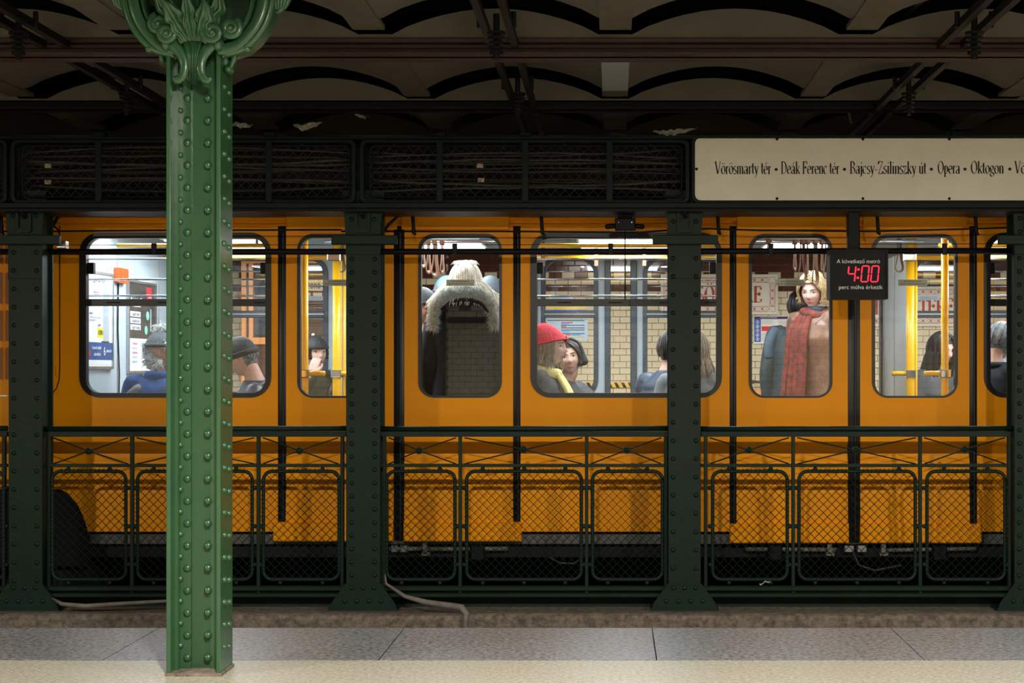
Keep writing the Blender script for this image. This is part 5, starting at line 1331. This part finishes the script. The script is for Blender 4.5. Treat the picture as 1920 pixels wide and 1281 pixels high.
def fur_mb(path, r, N=500, L=.03, seed=3, th=.0022, core=.6):
    rnd = random.Random(seed); P_ = [Vector(p) for p in path]; mb = MB()
    mb.chain(P_, [r*core]*len(P_), 10, 3)
    for k in range(N):
        t = rnd.random()*(len(P_)-1.001); i = int(t); f_ = t-i; c = P_[i]*(1-f_)+P_[i+1]*f_; d = (P_[i+1]-P_[i]).normalized()
        v = Vector((rnd.gauss(0, 1), rnd.gauss(0, 1), rnd.gauss(0, 1))); v -= d*v.dot(d)*.6; v.normalize(); l = L*rnd.uniform(.5, 1.2)
        g = Vector((rnd.uniform(-.3, .3), rnd.uniform(-.3, .3), -.35))*l
        mb.tube([c+v*r*.3, c+v*(r*.5+l*.6), c+v*(r*.5+l)+g], [th, th*.8, th*.15], 3, caps=False)
    return mb
def person(label, hx, hy, D, yaw, pose='sit', lean=.06, pitch=0, turn=0, roll=0, coat='c_charcoal', skin='skin', bulk=1.0, arms=None, puff=0, trousers='c_trouser', hands=True, brow='hair_dark', down=False, coatlow=0, face=True, scale=1.0, collar=None, group='passengers in the carriage'):
    hw = P(hx, hy, D); H = hw.z-.10; R_ = Matrix.Rotation(math.radians(yaw), 4, 'Z')
    loc = hw-(R_ @ Vector((0, -lean, 0))); loc.z = .10
    root = empty('person', label, 'person', loc, group); root.rotation_euler = (0, 0, math.radians(yaw))
    T = Matrix.Translation(loc) @ R_
    TH = T @ Matrix.Translation((0, -lean, H)) @ Matrix.Rotation(math.radians(turn), 4, 'Z') @ Matrix.Rotation(math.radians(pitch), 4, 'X') @ Matrix.Rotation(math.radians(roll), 4, 'Y') @ Matrix.Scale(scale, 4)
    THl = T.inverted() @ TH
    zs = H-.205; zp = .60 if pose == 'sit' else H*.545
    b = bulk
    nb_ = THl @ Vector((0, .022, -.10)); ysh = -lean*.62+.012
    # skin: head, neck, chest core, forearms and hands
    sk = xf(head_mb(), THl)
    sk.chain([THl @ Vector((0, .018, -.045)), nb_, (0, ysh+.01, zs+.01), (0, ysh, zs-.10)], [(.050, .052), (.050, .054), (.085, .07), (.12, .08)], 14, 3)
    A = arms or {}
    if pose == 'sit':
        default = [(.175, ysh, zs-.01), (.235, ysh-.05, zs-.26), (.13, ysh-.26, zp+.10)]
    else: default = [(.175, ysh, zs-.01), (.235, ysh+.03, zs-.29), (.225, ysh-.05, zs-.54)]
    ct = MB()
    def ring_tube(secs, puffs=0):
        pts = []; n = 28; out = []
        for i in range(len(secs)-1):
            for k in range(6):
                t = k/6; e = t*t*(3-2*t); out.append([secs[i][q]*(1-e)+secs[i+1][q]*e for q in range(4)])
        out.append(list(secs[-1])); base = len(ct.v)
        for j, (y, z, rx, ry) in enumerate(out):
            f_ = 1+(puffs*abs(math.sin(j*1.05)) if puffs else 0)
            for i in range(n):
                th = 2*math.pi*i/n; cx_, sy_ = math.cos(th), math.sin(th)
                ct.v.append((rx*f_*math.copysign(abs(cx_)**.85, cx_), y+ry*f_*math.copysign(abs(sy_)**.85, sy_), z))
        m_ = len(out)
        for j in range(m_-1):
            for i in range(n): ct.f.append((base+j*n+i, base+j*n+(i+1) % n, base+(j+1)*n+(i+1) % n, base+(j+1)*n+i))
        ct.f.append(tuple(base+i for i in reversed(range(n)))); ct.f.append(tuple(base+(m_-1)*n+i for i in range(n)))
    zl = zp-.12-coatlow
    ring_tube([(0, zl, .18*b, .135*b), (0, zp+.05, .170*b, .13*b), (-lean*.2, zp+(zs-zp)*.4, .165*b, .125*b), (-lean*.5, zs-.13, .185*b, .13*b), (ysh, zs-.03, .165*b, .105*b), (ysh+.004, zs+.025, .095*b, .08*b), (ysh+.0, zs+.062, .068*b, .066*b)], puff)
    for s in (-1, 1):
        a_ = A.get(s, default if s > 0 else [(-x, y, z) for x, y, z in default])
        if s < 0 and s not in A: pass
        p = [Vector(q) for q in a_]
        pp = [p[0]+Vector((-s*.04, 0, -.01))]+p
        if puff:
            fine = []
            for i in range(len(p)-1):
                for k in range(5): fine.append(p[i].lerp(p[i+1], k/5))
            fine.append(p[-1]); ct.chain([pp[0]]+fine, [.062*b]+[(.066-.022*i/len(fine))*b*(1.10 if i % 2 else .88) for i in range(len(fine))], 14, 2)
        else: ct.chain(pp, [.064*b, .064*b, .052*b, .043*b], 14, 5)
        sk.chain([p[0], p[1], p[2]], [.035, .033, .024], 10, 3)
        if hands and len(p) >= 3:
            d = (p[2]-p[1]).normalized(); hn = A.get('n%d' % s, (0, 0, 1) if pose == 'sit' else (s, 0, 0))
            hn = Vector(hn); hn = hn-d*hn.dot(d)
            hand(sk, p[2]+d*.01, A.get('d%d' % s, d), hn, A.get('s%d' % s, 1 if s > 0 else -1), A.get('curl', .5), 1.0)
    bdy = add_mesh('body', bake(sk, .0052, skin, T, 2), root)
    add_mesh('coat', bake(ct, .011, coat, T, 4, 'coat'), root)
    lg = MB()
    for s in (-1, 1):
        if pose == 'sit': q = [(s*.08, .02, zp-.02), (s*.10, -.40, zp-.03), (s*.10, -.40, .28), (s*.10, -.40, .09)]; r_ = [.088, .066, .052, .042]
        else: q = [(s*.085, 0, zp+.02), (s*.10, -.01, zp*.54), (s*.10, .015, .09)]; r_ = [.09, .062, .046]
        lg.chain(q, r_, 12, 4)
        y0 = q[-1][1]; sh = MB().chain([(s*.10, y0+.05, .045), (s*.10, y0-.05, .048), (s*.105, y0-.17, .034)], [(.038, .044), (.042, .046), (.036, .030)], 12, 3)
        WP('shoe', xf(sh, T), 'c_shoe', root, 180)
    add_mesh('trousers', bake(lg, .014, trousers, T, 2, 'trousers'), root)
    if face: face_bits(root, TH, brow, down)
    if collar: WP('collar', xf(MB().chain([(.06*math.cos(t*math.pi/6), ysh+.0+.062*math.sin(t*math.pi/6), zs+.055) for t in range(13)], [(.020, .034)]*13, 10, 2), T), collar, root, 180)
    return root, T, TH, H, zs, ysh

# seated person with fur hat, seen from behind beside the near column
r, T, TH, *_ = person('person from behind in a grey fur bobble hat and bright blue jacket by the posters', 303, 662, 9.98, 172, lean=.07, coat='c_blue', bulk=1.12, face=True, turn=-10)
WP('fur_hat', xf(fur_mb([(.0, .075, .055), (.075, .05, .05), (.095, 0, .035), (.09, -.04, .05), (0, -.09, .07), (-.09, -.04, .05), (-.095, 0, .035), (-.075, .05, .05), (0, .075, .055)], .04, 900, .035), TH), 'fur_grey', r, 180)
WP('fur_flap', xf(fur_mb([(.095, .01, .04), (.10, .0, -.03), (.095, -.01, -.09)], .035, 350, .035, 4).tube([(0, 0, 0), (0, 0, .001)], .001, 3), TH), 'fur_grey', r, 180)
WP('fur_flap', xf(fur_mb([(-.095, .01, .04), (-.10, .0, -.03), (-.09, -.01, -.09)], .035, 350, .035, 5), TH), 'fur_grey', r, 180)
WP('fur_crown', xf(fur_mb([(0, .06, .02), (.03, .07, -.03), (-.03, .07, -.06), (0, .075, -.10)], .05, 500, .035, 6), TH), 'fur_grey', r, 180)
WP('knit_band', xf(hat_mb(drop=.05, offs=.026, top=.01, ribs=30, knit=.004), TH), 'c_hat_grey', r, 180)
WP('bobble', xf(fur_mb([(0, 0, .15), (0, .01, .17)], .045, 500, .035, 7, core=.5), TH), 'fur_grey', r, 180)
zs, ysh = _[1], _[2]
WP('shoulder_panel', xf(MB().chain([(.10, ysh+.10, zs-.03), (.17, ysh+.09, zs-.10), (.20, ysh+.07, zs-.24)], [(.035, .03), (.045, .03), (.03, .025)], 12, 4), T), 'c_grey', r, 180)
WP('collar', xf(MB().chain([(.075*math.cos(t*math.pi/6+.3), ysh+.075*math.sin(t*math.pi/6+.3), zs+.05) for t in range(13)], [(.022, .04)]*13, 10, 2), T), 'c_blue', r, 180)
# man with black cap, bowed, facing left
r, T, TH, *_ = person('person bowed forward in a black cap and dark puffer jacket right of the near column', 452, 672, 9.86, -78, lean=.20, pitch=28, coat='c_puffer', bulk=1.12, puff=.05, skin='skin', down=True, brow='hair_grey', turn=-6)
WP('cap', xf(hat_mb(tilt=-.02, drop=.022, offs=.020, ribs=6, top=.005, slouch=.02, knit=.001, brim=.006), TH), 'c_hat_black', r, 180)
WP('hair', xf(hair_mb(120, 0, frontgap=100, low=-.05, offs=.004, under=True), TH), 'hair_grey', r, 180)
WP('jacket_hood', xf(MB().chain([(-.12, _[2]+.03, _[1]+.0), (-.08, _[2]+.12, _[1]+.05), (0, _[2]+.15, _[1]+.07), (.08, _[2]+.12, _[1]+.05), (.12, _[2]+.03, _[1])], [.035, .045, .05, .045, .035], 12, 4), T), 'c_puffer', r, 180)
WP('white_collar', xf(MB().chain([(-.05, _[2]-.07, _[1]+.01), (0, _[2]-.09, _[1]-.0), (.05, _[2]-.07, _[1]+.01)], [.016, .018, .016], 8, 3), T), 'c_white_collar', r, 180)
# young person in olive parka, hand at the mouth
r, T, TH, *_ = person('person in a black cap and olive fur hooded parka holding a hand to the mouth', 591, 663, 10.95, 12, lean=.05, turn=24, coat='c_olive', bulk=1.12, skin='skin_pale',
    arms={-1: [(-.18, 0, .93), (-.20, -.16, .74), (-.03, -.17, .985)], 'd-1': (.25, .10, 1), 'n-1': (-.3, -1, .1), 's-1': 1, 'curl': .45})
WP('cap', xf(hat_mb(tilt=-.0, drop=.042, offs=.016, ribs=50, knit=.001), TH), 'c_hat_black', r, 180)
WP('hair', xf(hair_mb(160, .02, frontgap=52, low=-.02, offs=.006, bangs=True), TH), 'hair_dark', r, 180)
WP('fur_hood', xf(fur_mb([(-.13, _[2]-.07, _[1]-.02), (-.12, _[2]+.05, _[1]+.05), (0, _[2]+.11, _[1]+.07), (.12, _[2]+.05, _[1]+.05), (.13, _[2]-.07, _[1]-.02), (.08, _[2]-.11, _[1]-.10)], .035, 1100, .035, 8), T), 'fur_tan', r, 180)
# blonde standing against the door, seen from behind
r, T, TH, *_ = person('person standing with blonde hair and black fur hooded coat, back against the door glass', 873, 532, 9.80, 180, 'stand', lean=.02, coat='c_black', bulk=1.24, coatlow=.35, hands=True)
WP('hair', xf(hair_mb(620, .16, frontgap=60, low=.01, offs=.026, flare=.11, thick=.0042, wave=.016, jitter=.05, seed=5), TH), 'hair_blonde', r, 180)
mbh = MB(); rnd = random.Random(9)
for k in range(110):
    a = rnd.uniform(-1.6, 1.6); l = rnd.uniform(.018, .045); p0 = Vector((.02*math.sin(a), .03, .128)); mbh.tube([p0, p0+Vector((math.sin(a)*l*.5, .02, l*.42)), p0+Vector((math.sin(a)*l*1.2, .03, l*.30)), p0+Vector((math.sin(a)*l*1.7, .04, -l*.25))], [.003, .0028, .0022, .0008], 5, caps=False)
WP('hair_tuft', xf(mbh, TH), 'hair_blonde', r, 180)
mb = MB().ell(P(869, 588, 9.68), (.165, .12, .115), 28, 18).ell(P(869, 566, 9.64), (.13, .07, .05), 20, 12)
add_mesh('hood', bake(mb, .012, 'c_black', Matrix.Identity(4), 4, 'hood'), r)
WP('hood_fur', fur_mb([P(x, y, D) for x, y, D in ((812, 615, 9.66), (811, 590, 9.60), (820, 565, 9.58), (840, 549, 9.56), (868, 544, 9.55), (897, 548, 9.56), (918, 563, 9.58), (928, 590, 9.60), (930, 612, 9.66))], .026, 5200, .034, 10, th=.0015), 'fur_pale', r, 180)
WP('hood_seam', MB().chain([P(x, y, 9.555) for x, y in ((828, 580), (850, 565), (875, 562), (900, 568), (915, 585))], [.008, .012, .012, .012, .008], 8, 4), 'c_black', r, 180)
# others in the same door
r, T, TH, *_ = person('person with dark cap and pink coat squeezed behind the left edge of the crowded door', 793, 575, 10.25, -30, 'stand', lean=.03, coat='c_pink', bulk=1.05, skin='skin', pitch=8, down=True)
WP('cap', xf(hat_mb(drop=.03, offs=.018, ribs=30), TH), 'c_hat_black', r, 180); WP('hair', xf(hair_mb(160, .12, frontgap=60, low=-.04, offs=.008, seed=12, under=True), TH), 'hair_brown', r, 180)
r, T, TH, *_ = person('person in a blue grey cap behind the blonde one, shoulder height at her left side', 838, 552, 11.0, 165, 'stand', lean=.03, coat='c_charcoal', bulk=1.05)
WP('cap', xf(hat_mb(drop=.02, offs=.022, ribs=30), TH), 'c_light_blue', r, 180); WP('hair', xf(hair_mb(200, .12, frontgap=60, low=-.04, offs=.014, seed=13, flare=.03, under=True), TH), 'hair_brown', r, 180)
r, T, TH, *_ = person('person in a grey knitted cap behind the right shoulder of the blonde one', 919, 553, 10.7, 150, 'stand', lean=.03, coat='c_teal', bulk=1.05)
WP('cap', xf(hat_mb(drop=.0, offs=.020, ribs=44), TH), 'c_hat_grey', r, 180)
# red beanie and yellow scarf
r, T, TH, *_ = person('person in a red knitted beanie with yellow scarf and dark coat seated in profile', 1032, 652, 9.80, 84, lean=.09, coat='c_charcoal', skin='skin_pale', bulk=1.10, pitch=2, turn=-8)
WP('beanie', xf(hat_mb(tilt=-.030, drop=.030, offs=.022, top=.020, ribs=46, slouch=.050, knit=.0042, brim=.008), TH), 'c_red_knit', r, 180)
WP('hair', xf(hair_mb(320, .10, frontgap=62, low=-.04, offs=.010, seed=21, flare=.03, wave=.010, under=True), TH), 'hair_ash', r, 180)
zs, ysh = _[1], _[2]
sc = MB().chain([(.085*math.cos(t*math.pi/6), ysh-.01+.085*math.sin(t*math.pi/6), zs+.05-.02*math.sin(t*math.pi/6+math.pi)) for t in range(13)], [(.028, .036)]*13, 12, 3)
for i, (dx, l) in enumerate(((.05, .34), (.085, .36), (.015, .36), (-.06, .3))):
    sc.chain([(dx*.8, ysh-.10, zs+.03), (dx*1.1, ysh-.165, zs-.08), (dx*1.2+.01, ysh-.20, zs-.2), (dx*1.1+.02, ysh-.24, zs-l)], [(.022, .016), (.026, .016), (.027, .014), (.024, .010)], 10, 4)
WP('scarf', xf(sc, T), 'c_yellow_scarf', r, 180)
r, T, TH, *_ = person('person with dark earmuffs and dark jacket behind the one with the red beanie', 1066, 672, 10.35, 52, lean=.10, turn=-48, coat='c_charcoal', skin='skin', bulk=1.08, roll=-8, arms={1: [(.18, -.05, .88), (.21, -.26, .74), (.16, -.50, .76)]})
WP('hair', xf(hair_mb(200, .04, frontgap=56, low=-.03, offs=.006, seed=25), TH), 'hair_dark', r, 180)
WP('earmuff', xf(MB().chain([(-.098, .0, -.035), (-.10, .0, .03), (-.075, 0, .105), (0, 0, .136), (.075, 0, .105), (.10, 0, .03), (.098, 0, -.035)], [(.035, .03), (.014, .02), (.010, .016), (.010, .016), (.010, .016), (.014, .02), (.035, .03)], 10, 4), TH), 'c_hat_black', r, 180)
# two seated behind the column under the sign
r, T, TH, *_ = person('person in a navy puffer jacket mostly hidden by the column under the sign', 1258, 655, 10.35, 150, lean=.05, coat='c_navy', bulk=1.10, puff=.06)
WP('hair', xf(hair_mb(160, .0, frontgap=62, low=-.05, offs=.010, seed=26), TH), 'hair_dark', r, 180)
r, T, TH, *_ = person('person in a grey coat with long ash hair right of the column under the sign', 1302, 660, 9.85, 165, lean=.05, coat='c_grey', bulk=1.18)
WP('hair', xf(hair_mb(360, .14, frontgap=60, low=-.04, offs=.018, seed=27, flare=.03), TH), 'hair_ash', r, 180)
# woman in leather jacket
r, T, TH, *_ = person('person in brown leather jacket and long rust patterned scarf looking down', 1524, 547, 10.75, -48, 'stand', lean=.05, pitch=14, turn=22, coat='c_leather', skin='skin_pale', bulk=1.20, trousers='c_jeans', down=True, brow='hair_gold', scale=1.04)
WP('hair', xf(hair_mb(420, .02, frontgap=58, low=-.05, offs=.022, seed=31, thick=.004, wave=.008, bangs=False), TH), 'hair_gold', r, 180)
zs, ysh = _[1], _[2]
sc = MB().chain([(.088*math.cos(t*math.pi/6), ysh+.088*math.sin(t*math.pi/6), zs+.045+.015*math.sin(t)) for t in range(13)], [(.030, .034)]*13, 12, 3)
for dx, l, ph in ((-.055, .78, 0), (-.01, .84, 1), (-.10, .74, 2), (.035, .70, 3)):
    sc.chain([(dx*.7, ysh-.09, zs+.03), (dx, ysh-.17, zs-.10), (dx*1.1, ysh-.185, zs-.30), (dx*1.25-.01, ysh-.20, zs-.55), (dx*1.4-.015, ysh-.20, zs-l)], [(.024, .020), (.032, .020), (.034, .018), (.036, .016), (.036, .010)], 10, 5)
WP('scarf', xf(sc, T), 'c_scarf', r, 180)
WP('jacket_collar', xf(MB().chain([(.10, ysh-.10, zs-.04), (.115, ysh-.02, zs+.03), (.07, ysh+.07, zs+.07), (0, ysh+.10, zs+.075), (-.07, ysh+.07, zs+.07), (-.115, ysh-.02, zs+.03)], [(.008, .026), (.011, .032), (.013, .032), (.013, .032), (.011, .032), (.008, .026)], 10, 4), T), 'c_leather', r, 180)
WP('neck_warmer', xf(MB().chain([(.055*math.cos(t*math.pi/6), ysh-.01+.06*math.sin(t*math.pi/6), zs+.075) for t in range(13)], [(.016, .026)]*13, 10, 2), T), 'c_teal', r, 180)
WP('jacket_hem', xf(MB().chain([(.215*math.cos(t*math.pi/8), .165*math.sin(t*math.pi/8), .78) for t in range(17)], [(.014, .026)]*17, 10, 2), T), 'c_leather', r, 180)
r, T, TH, *_ = person('person in a dark teal jacket with pale blue shoulder hidden behind the leather jacket', 1497, 575, 11.42, 170, 'stand', lean=.03, coat='c_teal', bulk=1.08)
WP('hair', xf(hair_mb(120, .0, frontgap=62, low=-.05, offs=.006, seed=36), TH), 'hair_dark', r, 180)
WP('shoulder_bag', xf(MB().chain([(.17, _[2]+.06, _[1]+.03), (.215, _[2]+.08, _[1]-.07), (.215, _[2]+.08, _[1]-.17)], [(.02, .035), (.035, .04), (.02, .035)], 12, 4), T), 'c_light_blue', r, 180)
# long dark hair, head bowed
r, T, TH, *_ = person('person with long black hair and dark coat looking down between the yellow poles', 1765, 656, 11.15, 32, lean=.08, pitch=16, coat='c_charcoal', skin='skin_pale', bulk=1.05, down=True)
WP('hair', xf(hair_mb(420, .26, frontgap=46, low=-.04, offs=.014, seed=41, flare=.02, thick=.0045, jitter=.008), TH), 'hair_dark', r, 180)
# grey haired man
r, T, TH, *_ = person('person with short grey hair and black jacket bowed away at the last window', 1878, 640, 9.90, 122, lean=.16, pitch=24, coat='c_black', skin='skin', bulk=1.22, brow='hair_grey', down=True)
WP('hair', xf(hair_mb(420, .0, frontgap=66, low=-.055, offs=.008, seed=44, thick=.004), TH), 'hair_grey', r, 180)
WP('jacket_collar', xf(MB().chain([(.085*math.cos(t*math.pi/6), _[2]+.085*math.sin(t*math.pi/6), _[1]+.04) for t in range(13)], [(.03, .03)]*13, 10, 2), T), 'c_black', r, 180)
r, T, TH, *_ = person('person in a red cap seated behind the grey haired one at the last window', 1905, 622, 11.0, -20, lean=.05, coat='c_grey', skin='skin')
WP('cap', xf(hat_mb(drop=.03, offs=.02, ribs=40), TH), 'c_red_knit', r, 180); WP('hair', xf(hair_mb(220, .10, frontgap=56, low=-.04, offs=.010, seed=48, under=True), TH), 'hair_ash', r, 180)
